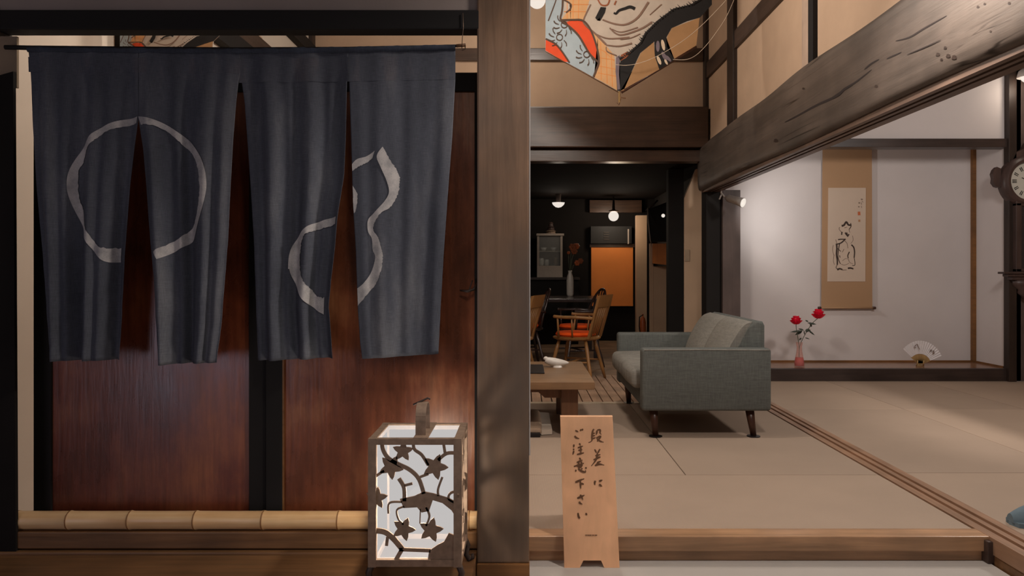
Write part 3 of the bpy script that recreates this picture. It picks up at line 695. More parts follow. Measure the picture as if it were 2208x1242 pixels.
def fside(cx, cy):
    q = ffront(cx, cy); return Vector((LX1-.008, LY0+(q.x-LX0)/(LX1-LX0)*(LY1-LY0), q.z))
cutout(ffront, (0, .006, 0), lf); cutout(fside, (-.006, 0, 0), lf)
for sx, xx in ((-1, LX0+.012), (1, LX1-.012)):
    for sy, yy in ((-1, LY0+.012), (1, LY1-.012)):
        pts = [(xx, yy, LZ0), (xx+sx*.012, yy+sy*.004, LZ0-.03), (xx+sx*.006, yy+sy*.002, LZ0-.06), (xx+sx*.018, yy+sy*.006, LZ0-.082), (xx+sx*.03, yy+sy*.01, LZ0-.078), (xx+sx*.028, yy+sy*.01, LZ0-.064)]
        obj('foot', tube(new(), pts, [.011, .011, .010, .009, .007, .006], 8), M['irond'], lan, True)
M['bulbglow'] = glow('lit_clear_bulb', (1, .9, .8), 4.0, .12)
bl = obj('bulb', ball(new(), ((LX0+LX1)/2, 2.575, .27), .03), M['bulbglow'], lan, True)
light('lantern_light', 'POINT', ((LX0+LX1)/2, 2.575, .27), 90, (1, .88, .74), .03)
struct('trim', B(-2.2, -.175, 2.2, 2.82, -.2, -.0195, bev=.004), M['sillL'], 'low wooden porch step under the lantern', 'step')

# ================================================================== step warning board
def sg(px, py):   # front face of the board: leans back
    t = (1222-py)/326.0; Y = 2.895+.150*t; s = F/Y
    return Vector(((px-VX)/s, Y, -.095+.540*t))
sgn = thing('step_sign', 'pale wooden board with handwritten brush characters standing before the step', 'sign', (.255, 2.93, -.095))
pl = [(1208, 896), (1321, 896), (1336, 1222), (1303, 1222), (1296, 1207), (1258, 1207), (1250, 1222), (1217, 1222)]
obj('board', prism(new(), [sg(*q) for q in pl], (0, .012, .003)), M['sign'], sgn)
obj('rear_prop', prism(new(), [(.20, 3.058, .40), (.30, 3.058, .40), (.30, 3.22, 0.001), (.20, 3.22, 0.001)], (0, .010, .002)), M['sign'], sgn)
pr = Print(lambda a, b, l: sg(a, b)+Vector((0, -.0006-.00003*l, 0)), [M['ink']])
def ca(l): return [(1200+a/9.2, 885+b/9.2) for a, b in l]
def cb(l): return [(1200+a/9.55, 1010+b/9.55) for a, b in l]
def cc(l): return [(1200+a/9.94, 1110+b/9.94) for a, b in l]
def br(t): return .55+.75*math.sin(PI*min(1, t*1.15+.08))**.7 if t < .95 else .5
for s_ in ([(742,355),(715,410),(702,520),(698,600),(632,640)], [(705,455),(762,440)], [(705,505),(765,490)], [(700,560),(775,535)],
           [(805,385),(795,440),(783,480)], [(805,382),(862,376),(862,440),(890,468)], [(785,545),(872,508),(815,600),(800,612)], [(800,555),(860,605),(935,628)],
           [(755,775),(795,850)], [(862,768),(800,880)], [(768,905),(872,880)], [(800,945),(872,925)], [(735,985),(872,935)], [(808,860),(785,980),(690,1112)], [(800,1045),(882,1015)], [(840,1035),(770,1100)], [(760,1105),(850,1075),(945,1095)],
           [(372,385),(432,418)], [(490,360),(465,400)], [(518,350),(508,392)], [(358,498),(398,540),(452,552)],
           [(345,672),(340,735)], [(335,760),(345,790)], [(345,800),(322,885)], [(452,648),(474,690)], [(420,742),(525,706)], [(432,795),(512,778)], [(478,700),(484,858)], [(405,878),(545,842)],
           [(450,945),(485,985)], [(400,1040),(515,990)], [(430,1040),(450,1075)], [(500,1020),(488,1062)], [(345,1122),(545,1052)], [(425,1100),(432,1140)], [(425,1100),(502,1090),(490,1140)], [(430,1120),(490,1112)], [(430,1142),(490,1136)],
           [(388,1185),(375,1225)], [(425,1165),(500,1215),(572,1232),(572,1195)], [(495,1155),(510,1180)], [(575,1135),(592,1165)]):
    pr.stroke(ca(s_), 3.3, 0, br)
for s_ in ([(385,298),(480,258),(570,222)], [(488,265),(498,430)], [(500,318),(562,338)], [(800,268),(785,310),(792,358)], [(875,275),(945,252)], [(875,340),(905,360),(938,385)],
           [(425,628),(510,592),(575,562)], [(485,555),(515,600),(545,655)], [(468,695),(485,728),(532,748)], [(440,925),(450,985),(470,1030),(482,1010)], [(600,930),(628,970)]):
    pr.stroke(cb(s_), 3.4, 0, br)
xx = 612
for wd in (18, 34, 28, 40, 22, 36, 30, 24):
    pr.stroke(cc([(xx, 437), (xx+wd*.8, 437)]), 2.6, 0); xx += wd+4
pr.done('lettering', sgn, 'dark brown brush lettering')

# ================================================================== sofa
sf = thing('sofa', 'small grey green upholstered two-seat sofa on dark tapered legs', 'sofa', (1.12, 5.35, 0))
def softbox(x0, x1, y0, y1, z0, z1, r, puff=0, seg=4, cuts=0):
    t = new(); box(t, x0, x1, y0, y1, z0, z1)
    bmesh.ops.bevel(t, geom=list(t.edges), offset=r, segments=seg, profile=.5, affect='EDGES')
    if puff:
        bmesh.ops.subdivide_edges(t, edges=[e for e in t.edges if e.calc_length() > .1], cuts=5, use_grid_fill=True)
        cx, cy, cz = (x0+x1)/2, (y0+y1)/2, (z0+z1)/2
        for v in t.verts:
            a = max(0, 1-((v.co.x-cx)/(x1-x0)*2)**2); b = max(0, 1-((v.co.y-cy)/(y1-y0)*2)**2); c = max(0, 1-((v.co.z-cz)/(z1-z0)*2)**2)
            v.co.z += puff*a*b*(1 if v.co.z > cz else -.3); v.co.x += puff*.8*b*c*(1 if v.co.x > cx else -1)
    return t
S0, S1 = 4.70, 6.02
for ya, yb in ((S0, S0+.11), (S1-.11, S1)):
    ar = obj('arm', softbox(.722, 1.512, ya, yb, .165, .547, .02), M['sofa'], sf, True)
    pp = []
    ye = ya if ya == S0 else yb
    obj('piping', tube(new(), [(.735, ye+.004*(1 if ya == S0 else -1), .538), (1.1, ye+.004*(1 if ya == S0 else -1), .540), (1.50, ye+.004*(1 if ya == S0 else -1), .538)], .0045, 6), M['sofaseat'], ar, True)
obj('seat_base', softbox(.735, 1.50, S0+.105, S1-.105, .168, .30, .02), M['sofa'], sf, True)
ymid = (S0+S1)/2
for ya, yb in ((S0+.115, ymid-.003), (ymid+.003, S1-.115)):
    obj('seat_cushion', softbox(.675, 1.34, ya, yb, .285, .41, .035, .022), M['sofaseat'], sf, True)
# back: wedge profile extruded along Y
def backprof(dx=0):
    return [(1.22, .30), (1.27, .42), (1.345, .55), (1.40, .66), (1.425, .695), (1.455, .71), (1.495, .705), (1.507, .68), (1.507, .30)]
bk = new(); prism(bk, [(x_, S0+.112, z_) for x_, z_ in backprof()], (0, S1-S0-.224, 0))
bmesh.ops.bevel(bk, geom=[e for e in bk.edges if abs(e.verts[0].co.y-e.verts[1].co.y) < .01], offset=.018, segments=3, profile=.5, affect='EDGES')
obj('backrest', bk, M['sofa'], sf, .7)
for ya, yb in ((S0+.125, ymid-.003), (ymid+.003, S1-.125)):
    t = new(); n_ = 8
    fr_ = [(1.20, .40), (1.235, .50), (1.285, .60), (1.345, .685), (1.40, .712)]; bkp = [(1.26, .40), (1.30, .48), (1.35, .56), (1.40, .65), (1.43, .70)]
    rows = []
    fs = spline(fr_, 4); bs = spline(bkp, 4)
    for i in range(n_+1):
        yy = ya+(yb-ya)*i/n_; pf = 1-abs(2*i/n_-1)**4
        row = []
        for k, (q, r_) in enumerate(zip(fs, bs)):
            g = math.sin(PI*k/(len(fs)-1))**.6 if 0 < k < len(fs)-1 else 0
            row.append(t.verts.new((q[0]+(1-pf)*.03-.012*pf*g, yy, q[1]-(1-pf)*.008)))
        rows.append(row)
    brow = [[t.verts.new((r_[0], ya if i == 0 else yb, r_[1])) for r_ in bs] for i in (0, 1)]
    for a, b in zip(rows, rows[1:]):
        for k in range(len(fs)-1): t.faces.new((a[k], a[k+1], b[k+1], b[k]))
    for k in range(len(fs)-1):
        t.faces.new((rows[0][k], brow[0][k], brow[0][k+1], rows[0][k+1])); t.faces.new((rows[-1][k], rows[-1][k+1], brow[1][k+1], brow[1][k]))
    t.faces.new([r[-1] for r in rows]+[brow[1][-1], brow[0][-1]]); t.faces.new([r[0] for r in rows]+[brow[1][0], brow[0][0]])
    t.faces.new(brow[0]+[]) if False else None
    obj('back_cushion', t, M['sofaseat'], sf, .8)
for xx, sx in ((.80, .012), (1.395, .022)):
    for yy, sy in ((4.765, -.01), (5.955, .01)):
        lg = obj('leg', cyl(new(), (xx, yy, .17), (xx+sx, yy+sy, .006), .028, .018, 14), M['sofaleg'], sf, True)
        obj('foot_pad', lathe(new(), [(.041, 0), (.041, .005), (.022, .007)], (xx+sx, yy+sy, 0), 18), M['hearth'], lg)

# ================================================================== low table and what stands on it
tb = thing('coffee_table', 'low wooden table with thick top behind the post', 'table', (-.2, 5.2, 0))
obj('table_top', B(-.95, .432, 4.70, 5.76, .296, .346, bev=.006), M['table'], tb)
for xx in (-.86, .232):
    for yy in (4.80, 5.50):
        obj('leg', B(xx, xx+.105, yy, yy+.105, 0, .298, bev=.004), M['tableleg'], tb)
for yy in (4.84, 5.54):
    pf = [(-.76, .295), (.232, .295), (.232, .225), (.13, .225), (.09, .26), (-.62, .26), (-.66, .225), (-.76, .225)]
    obj('apron', prism(new(), [(a, yy, c) for a, c in pf], (0, .03, 0)), M['tableleg'], tb)
tag(obj('tray', B(-.45, .135, 5.06, 5.50, .346, .356, bev=.003), M['hearth']), 'flat black square tray lying on the low table', 'tray')
cx_, cy_, cz_ = .225, 5.42, .346
an = thing('ceramic_figure', 'small white ceramic bird shaped dish on the low table', 'figurine', (cx_, cy_, cz_))
t = new(); N = 14; rows = []
for i in range(N+1):
    u = i/N; xx = cx_-.075+.165*u; r = (.030*math.sin(PI*min(1, .12+u*.88))**.6+.004); zc = cz_+.030+.022*(1-u)**3
    rows.append((Vector((xx, cy_, zc)), max(.004, r*(1-.3*u))))
tube(t, [a for a, b in rows], [b for a, b in rows], 14); obj('body', t, M['ceramic'], an, True)
obj('head', ball(new(), (cx_-.072, cy_, cz_+.060), .017, .014, .015), M['ceramic'], an, True)
obj('beak', cyl(new(), (cx_-.066, cy_-.01, cz_+.052), (cx_-.052, cy_-.016, cz_+.044), .008, .003, 8), M['hearth'], an, True)
obj('foot_ring', lathe(new(), [(.035, 0), (.03, .012)], (cx_+.01, cy_, cz_), 16), M['ceramic'], an)
fc = thing('lit_patch_pad', 'flat pale pad standing in for lit tatami under the table, half hidden behind the post', 'cushion', (-.12, 5.08, 0))  # pale raised pad stands in for a patch of lit tatami
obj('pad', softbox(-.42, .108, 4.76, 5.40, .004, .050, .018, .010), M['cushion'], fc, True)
obj('lit_patch_edge', prism(new(), [(.106, 4.78, .004), (.175, 4.80, .004), (.172, 5.36, .006), (.106, 5.38, .006)], (0, 0, .030)), M['lit_patchw'], fc, label='whiter edge of the lit patch')
obj('front_bar', B(-.2, .10, 4.725, 4.758, .001, .026, bev=.004), M['hearth'], fc)

# ================================================================== alcove: scroll, vase, roses, fan
sc_ = thing('hanging_scroll', 'ochre hanging scroll with ink drawing of a standing figure', 'scroll', P(1826, 665, 7.66))
YS = 7.672
obj('silk_mount', prism(new(), [P(1774, 304, YS), P(1880, 304, YS), P(1881, 664, YS), P(1771, 664, YS)], (0, .004, 0)), M['scrollcloth'], sc_)
obj('painting_paper', prism(new(), [P(1786, 405, YS-.003), P(1867, 405, YS-.003), P(1866, 607, YS-.003), P(1784, 607, YS-.003)], (0, .003, 0)), M['paper'], sc_)
rl = obj('roller', tube(new(), [P(1769, 664, YS-.008), P(1884, 664, YS-.008)], .008, 12), M['scrollcloth'], sc_, True)
for q in (1767, 1885): obj('roller_knob', tube(new(), [P(q-3, 664, YS-.008), P(q+3, 664, YS-.008)], .014, 12), M['sofaleg'], rl, True)
obj('top_rod', tube(new(), [P(1772, 303, YS-.004), P(1882, 303, YS-.004)], .007, 10), M['sofaleg'], sc_, True)
pr = Print(lambda a, b, l: P(1780+a/5.91, 400+b/5.91, YS-.0036-.00002*l), [M['sumi'], M['sumil'], M['seal'], M['seal2']])
for s_, w_, m_ in (([(205,515),(235,505),(265,465),(290,500),(320,505)],26,0), ([(320,480),(325,520),(300,560)],12,0), ([(180,530),(175,560),(210,600)],9,1), ([(210,590),(205,630)],18,0), ([(250,600),(280,640),(300,620)],20,0), ([(270,600),(285,655)],16,0),
                   ([(240,540),(275,530)],8,1), ([(300,560),(310,600)],8,1), ([(160,690),(200,685),(255,685)],15,0), ([(255,680),(200,730),(140,750)],18,0), ([(140,740),(145,800),(140,880),(150,950),(150,1010)],22,0),
                   ([(180,740),(165,820),(160,920),(190,1000)],12,0), ([(150,800),(195,840)],10,0), ([(235,810),(215,850)],8,1), ([(240,700),(275,740),(285,800)],8,1), ([(330,755),(360,790),(370,850),(365,920)],18,0), ([(365,920),(375,1010),(340,1020)],9,0),
                   ([(305,845),(285,890),(290,930)],14,0), ([(180,890),(185,920)],10,0), ([(100,760),(90,820),(110,900)],7,1), ([(110,880),(100,960),(115,1010)],7,1), ([(130,690),(145,740)],7,1), ([(345,640),(350,700),(320,740)],6,1),
                   ([(200,1000),(240,1015),(300,990)],6,1), ([(150,1010),(135,1050),(180,1070)],8,0), ([(150,1075),(180,1060),(215,1072)],22,0), ([(215,1078),(270,1075)],9,1), ([(285,1055),(320,1052),(355,1062)],22,0), ([(290,940),(310,980),(350,1000)],6,1), ([(215,960),(260,930),(300,950)],5,1)):
    pr.stroke(s_, w_, m_, (1, .8))
for s_, w_, m_ in (([(450,175),(475,178)],14,1), ([(420,222),(440,222)],16,1), ([(415,270),(435,272)],12,1), ([(455,215),(458,245)],7,1), ([(455,260),(462,285)],7,1), ([(462,195),(480,215)],6,1)): pr.stroke(s_, w_, m_)
pr.poly([(410,335),(442,332),(446,378),(412,380)], 2); pr.poly([(418,436),(442,434),(444,462),(418,464)], 3)
pr.done('ink_drawing', sc_)
# vase
vx, vy, vz = (1729.5-VX)/230, 7.29, .113
vs_ = thing('vase', 'slender clear glass vase with red water on the alcove floor', 'vase', (vx, vy, vz))
obj('glass_body', lathe(new(), [(.045, 0), (.047, .01), (.046, .05), (.036, .10), (.027, .15), (.024, .19), (.033, .235), (.030, .235), (.021, .19), (.024, .15), (.033, .10), (.043, .05), (.043, .012)], (vx, vy, vz), 24), M['glass'], vs_, True)
obj('red_water', lathe(new(), [(.041, .013), (.0425, .05), (.034, .092), (.002, .093)], (vx, vy, vz), 20), M['redglass'], vs_, True)
def rose(px, py, sz, label, lv, bend):
    c = P(px, py, vy); r = thing('rose', label, 'flower', (vx, vy, vz+.02), 'roses in the alcove vase')
    obj('stem', tube(new(), spline([tuple(Vector((vx+bend*.2, vy, vz+.03))), tuple(Vector((vx+bend*.3, vy, vz+.20))), tuple((Vector((vx, vy, vz+.24))+c)/2+Vector((bend, 0, .02))), tuple(c-Vector((0, 0, sz*.6)))], 5), .0032, 6), M['stem'], r, True)
    hd = obj('bloom', ball(new(), c+Vector((0, 0, sz*.1)), sz*.72, sz*.72, sz*.8, 12), M['rose'], r, True)
    for ring, (n, rad, hh, op) in enumerate(((4, .55, .95, .25), (6, .85, .75, .5), (7, 1.05, .45, .85))):
        for k in range(n):
            a = 2*PI*k/n+ring*.5+random.random()*.3; t = new(); vg = []
            for j in range(4):
                row = []
                for i in range(5):
                    u = (i/4-.5)*1.5; v = j/3; rr = sz*rad*(.45+.55*v**.6)+sz*op*.25*v*v
                    aa = a+u*(.35+.35*v)*(1.1-.25*v)*6/n*1.1
                    row.append(t.verts.new(c+Vector((rr*math.cos(aa), rr*math.sin(aa), sz*(-.7+1.75*hh*v-.12*abs(u)*v)))))
                vg.append(row)
            for j in range(3):
                for i in range(4): t.faces.new((vg[j][i], vg[j][i+1], vg[j+1][i+1], vg[j+1][i]))
            obj('petal', t, M['rose'], hd, True, recalc=False)
    for (x0, y0, x1, y1, wd) in lv:
        a = P(x0, y0, vy, random.uniform(-.02, .02)); b = P(x1, y1, vy, random.uniform(-.05, .05)); d = b-a; nrm = Vector((0, -.7, .7)); s = d.cross(nrm).normalized()*wd; t = new()
        ps = [a, a+d*.3+s, a+d*.65+s*.9, b, a+d*.65-s*.9, a+d*.3-s]; vsl = [t.verts.new(q) for q in ps]; mid1 = t.verts.new(a+d*.3-nrm*.006); mid2 = t.verts.new(a+d*.65-nrm*.004)
        for f in ((0, 1, 6), (1, 2, 7, 6), (2, 3, 7), (3, 4, 7), (4, 5, 6, 7), (5, 0, 6)): t.faces.new([(vsl+[mid1, mid2])[q] for q in f])
        obj('leaf', t, M['leaf'], r, recalc=False)
rose(1716.5, 691.5, .048, 'lower left red rose in the glass vase', [(1730,713,1703,716,.012),(1731,714,1716,723,.014),(1734,712,1722,709,.012),(1727,728,1720,733,.008),(1732,712,1738,724,.014)], -.012)
rose(1764.5, 678, .054, 'taller right red rose in the glass vase', [(1740,711,1757,723,.013),(1742,712,1752,712,.012),(1740,696,1759,699,.013),(1748,698,1752,706,.012),(1742,694,1737,690,.010),(1736,716,1745,708,.016),(1737,728,1743,731,.008)], .014)
# folding fan
fx, fy = 1983.5, 788.0; YF = 7.36; sF = F/YF
fn_ = thing('folding_fan', 'open white folding fan with two ink characters on a small stand', 'fan', (P(fx, fy, YF).x, YF, .113))
pc = P(fx, fy-1, YF)
def fp(r, deg, dy=0): 
    a = math.radians(deg); return pc+Vector((r/sF*math.cos(a), dy, r/sF*math.sin(a)))
A0, A1, NF = 24, 137, 18
t = new(); ra = []; 
for k in range(NF*2+1):
    a = A0+(A1-A0)*k/(NF*2); dd = .0015*(1 if k % 2 else -1); ra.append((t.verts.new(fp(24, a, dd)), t.verts.new(fp(53-3*abs(a-95)/60, a, dd*1.6-.01))))
for a, b in zip(ra, ra[1:]): t.faces.new((a[0], a[1], b[1], b[0]))
lf_ = obj('paper_leaf', t, M['fan'], fn_)
for k in range(NF+1):
    a = A0+(A1-A0)*k/NF; t = new(); q0, q1 = fp(0, a, .004), fp(25, a, .004); s = (q1-q0).normalized().cross(Vector((0, 1, 0)))*.0035
    prism(t, [q0-s, q0+s, q1+s*1.6, q1-s*1.6], (0, .0015, 0)); obj('rib', t, M['bamboo_gold'], fn_)
pr = Print(lambda a, b, l: P(1935+a/16.56, 725+b/16.56, YF, -.018-.0001*l), [M['sumil']])
for s_ in ([(600,330),(570,390),(600,420)], [(640,280),(680,290),(720,390),(760,470)], [(600,330),(640,300)], [(630,370),(600,410)], [(1150,470),(1120,550)], [(1170,470),(1200,520)], [(1230,540),(1290,520)], [(1220,580),(1300,580)], [(1260,500),(1240,620),(1290,600)], [(1130,520),(1190,530)]):
    pr.stroke(s_, 22, 0)
pr.done('ink_characters', lf_)
sb = new(); 
for sx in (-1, 1): tube(sb, [tuple(pc+Vector((sx*.035, .0, .113-pc.z+.004))), tuple(pc+Vector((sx*.028, -.012, .02))), tuple(pc+Vector((sx*.03, -.016, .045)))], .006, 6)
tube(sb, [tuple(pc+Vector((-.035, 0, .113-pc.z+.005))), tuple(pc+Vector((.035, 0, .113-pc.z+.005)))], .006, 6); tube(sb, [tuple(pc+Vector((-.03, -.01, .01))), tuple(pc+Vector((.03, -.01, .01)))], .005, 6)
obj('stand', sb, M['bamboo_gold'], fn_, True)

# spotlight under the grooved rail
sp = thing('spotlight', 'silver cylinder spotlight fixed under the rail by the alcove', 'lamp', P(1562, 418, 7.25))
a_, b_ = P(1566, 426, 7.22), P(1602, 437, 7.10)
obj('can', tube(new(), [a_, a_+(b_-a_)*.12, a_+(b_-a_)*.7, b_], [.020, .034, .038, .046], 20), M['steel'], sp, True)
obj('lens', tube(new(), [b_+(b_-a_)*.002, b_+(b_-a_)*.03], .042, 20), M['lampglow'], sp)
obj('bracket', tube(new(), [P(1556, 405, 7.25), P(1555, 416, 7.25), P(1562, 424, 7.24), P(1568, 427, 7.22)], .010, 8), M['steel'], sp, True)
obj('arm', tube(new(), [P(1551, 430, 7.25), P(1556, 418, 7.25)], .008, 8), M['steel'], sp, True)
light('alcove_spot', 'SPOT', tuple(b_+(b_-a_)*.10), 27, (1, .96, .92), .04, None, (2.9, 7.69, 1.6), math.radians(130), .9)

# wall clock
ck = thing('wall_clock', 'carved dark wooden wall clock with round ivory dial at the right edge', 'clock', (4.61, 7.12, .95))
YK = 7.05; sK = F/YK; kx, kz = (2221-VX)/sK, CH+(VY-390)/sK
obj('back_board', B(kx-.10, kx+.10, 7.09, 7.16, .98, 2.02, bev=.005), M['clock'], ck)
obj('bezel', lathe(new(), [(.165, .03), (.18, -.01), (.205, -.015), (.222, .0), (.235, .02), (.24, .06), (.24, .10)], (kx, YK, kz), 48, 'Y'), M['clock'], ck, .6)
dl = obj('dial', lathe(new(), [(.168, .027), (.168, .031)], (kx, YK, kz), 40, 'Y'), M['dial'], ck)
for k in range(12):
    a = 2*PI*k/12; t = new(); u = Vector((math.sin(a), 0, math.cos(a))); v = Vector((math.cos(a), 0, -math.sin(a))); c = Vector((kx, YK+.024, kz))
    for off in ((-.012, 0, .012) if k % 3 == 0 else (-.007, .007)):
        prism(t, [c+u*.105+v*(off-.003), c+u*.105+v*(off+.003), c+u*.145+v*(off+.004), c+u*.145+v*(off-.004)], (0, .003, 0))
    obj('numeral', t, M['numeral'], dl, kind='stuff')
for ln, a in ((.07, 5.2), (.12, .9)):
    t = new(); u = Vector((math.sin(a), 0, math.cos(a))); v = Vector((math.cos(a), 0, -math.sin(a))); c = Vector((kx, YK+.018, kz)); prism(t, [c-v*.005, c+v*.005, c+u*ln+v*.002, c+u*ln-v*.002], (0, .003, 0)); obj('hand', t, M['numeral'], dl)
for sx in (-1, 1):
    e = [(.235, .09), (.27, .105), (.295, .08), (.31, .04), (.30, 0), (.305, -.04), (.28, -.075), (.25, -.085), (.235, -.08)]
    obj('carved_ear', prism(new(), [(kx+sx*a, YK+.05, kz+.03+b) for a, b in e], (0, .05, 0)), M['clock'], ck)
obj('crest', prism(new(), [(kx+a, YK+.05, kz+b) for a, b in ((-.13, .19), (-.09, .27), (-.03, .30), (0, .36), (.03, .30), (.09, .27), (.13, .19))], (0, .05, 0)), M['clock'], ck)
lc = new(); zA, zB = CH+(VY-586)/sK, kz-.2
for x0, x1, z0, z1 in ((-.125, -.075, zA, zB), (.075, .125, zA, zB), (-.125, .125, zB-.03, zB+.03), (-.125, .125, zA, zA+.03)): box(lc, kx+x0, kx+x1, YK, 7.12, z0, z1, bev=.006)
obj('pendulum_case', lc, M['clock'], ck); obj('case_glass', B(kx-.075, kx+.075, YK+.02, YK+.025, zA+.03, zB-.03), M['glassdark'], ck)
sh = new(); 
for k, (hw_, z0, z1) in enumerate(((.255, zA-.02, zA), (.21, zA-.045, zA-.02), (.165, zA-.075, zA-.045))): box(sh, kx-hw_, kx+hw_, YK-.03+.015*k, 7.12, z0, z1, bev=.005)
obj('shelf_moulding', sh, M['clock'], ck)
obj('lower_bracket', lathe(new(), [(.14, 0), (.13, -.05), (.08, -.09), (.085, -.12), (.04, -.16), (.0001, -.19)], (kx, YK+.05, zA-.075), 24, sy=.5), M['clock'], ck, True)
# small lamp at the right edge
wl = thing('wall_lamp', 'small bright lamp at the upper right edge above the clock', 'lamp', P(2214, 165, 6.95))
c = P(2215, 160, 6.95); obj('shade', lathe(new(), [(.03, .06), (.07, .03), (.085, -.03), (.08, -.03), (.06, .025)], c, 20), M['steel'], wl, True); obj('bulb', ball(new(), c+Vector((0, 0, -.02)), .055), M['lampglow'], wl, True)
obj('arm', tube(new(), [c+Vector((0, 0, .05)), c+Vector((0, .1, .09)), c+Vector((0, .22, .09))], .01, 8), M['steel'], wl, True)
light('wall_lamp_light', 'POINT', tuple(c+Vector((0, -.02, -.1))), 3, WARM, .05)
# slipper
sl = thing('slipper', 'blue grey cloth slipper on the tatami at the right edge', 'slipper', (2.05, 3.1, 0))
t = new(); prism(t, [(1.955+.12*0+a, 3.10+b, 0) for a, b in ((0, .0), (.01, -.045), (.05, -.06), (.14, -.05), (.25, -.045), (.27, 0), (.25, .045), (.14, .05), (.05, .055), (.01, .04))], (0, 0, .018)); obj('sole', t, M['slip'], sl, .8)
t = new(); rows = []
for j in range(7):
    u = j/6; xx = 1.957+.135*u; hw_ = .052*min(1, .45+u*1.2); hh = .022+.048*math.sin(PI/2*min(1, .15+u*1.1)); rows.append([t.verts.new((xx, 3.10+hw_*math.cos(PI*i/10), .012+hh*math.sin(PI*i/10))) for i in range(11)])
for a, b in zip(rows, rows[1:]):
    for i in range(10): t.faces.new((a[i], a[i+1], b[i+1], b[i]))
t.faces.new(rows[0]); obj('upper', t, M['slip'], sl, .9); obj('insole', B(2.0, 2.2, 3.065, 3.135, .018, .022), M['slipin'], sl)

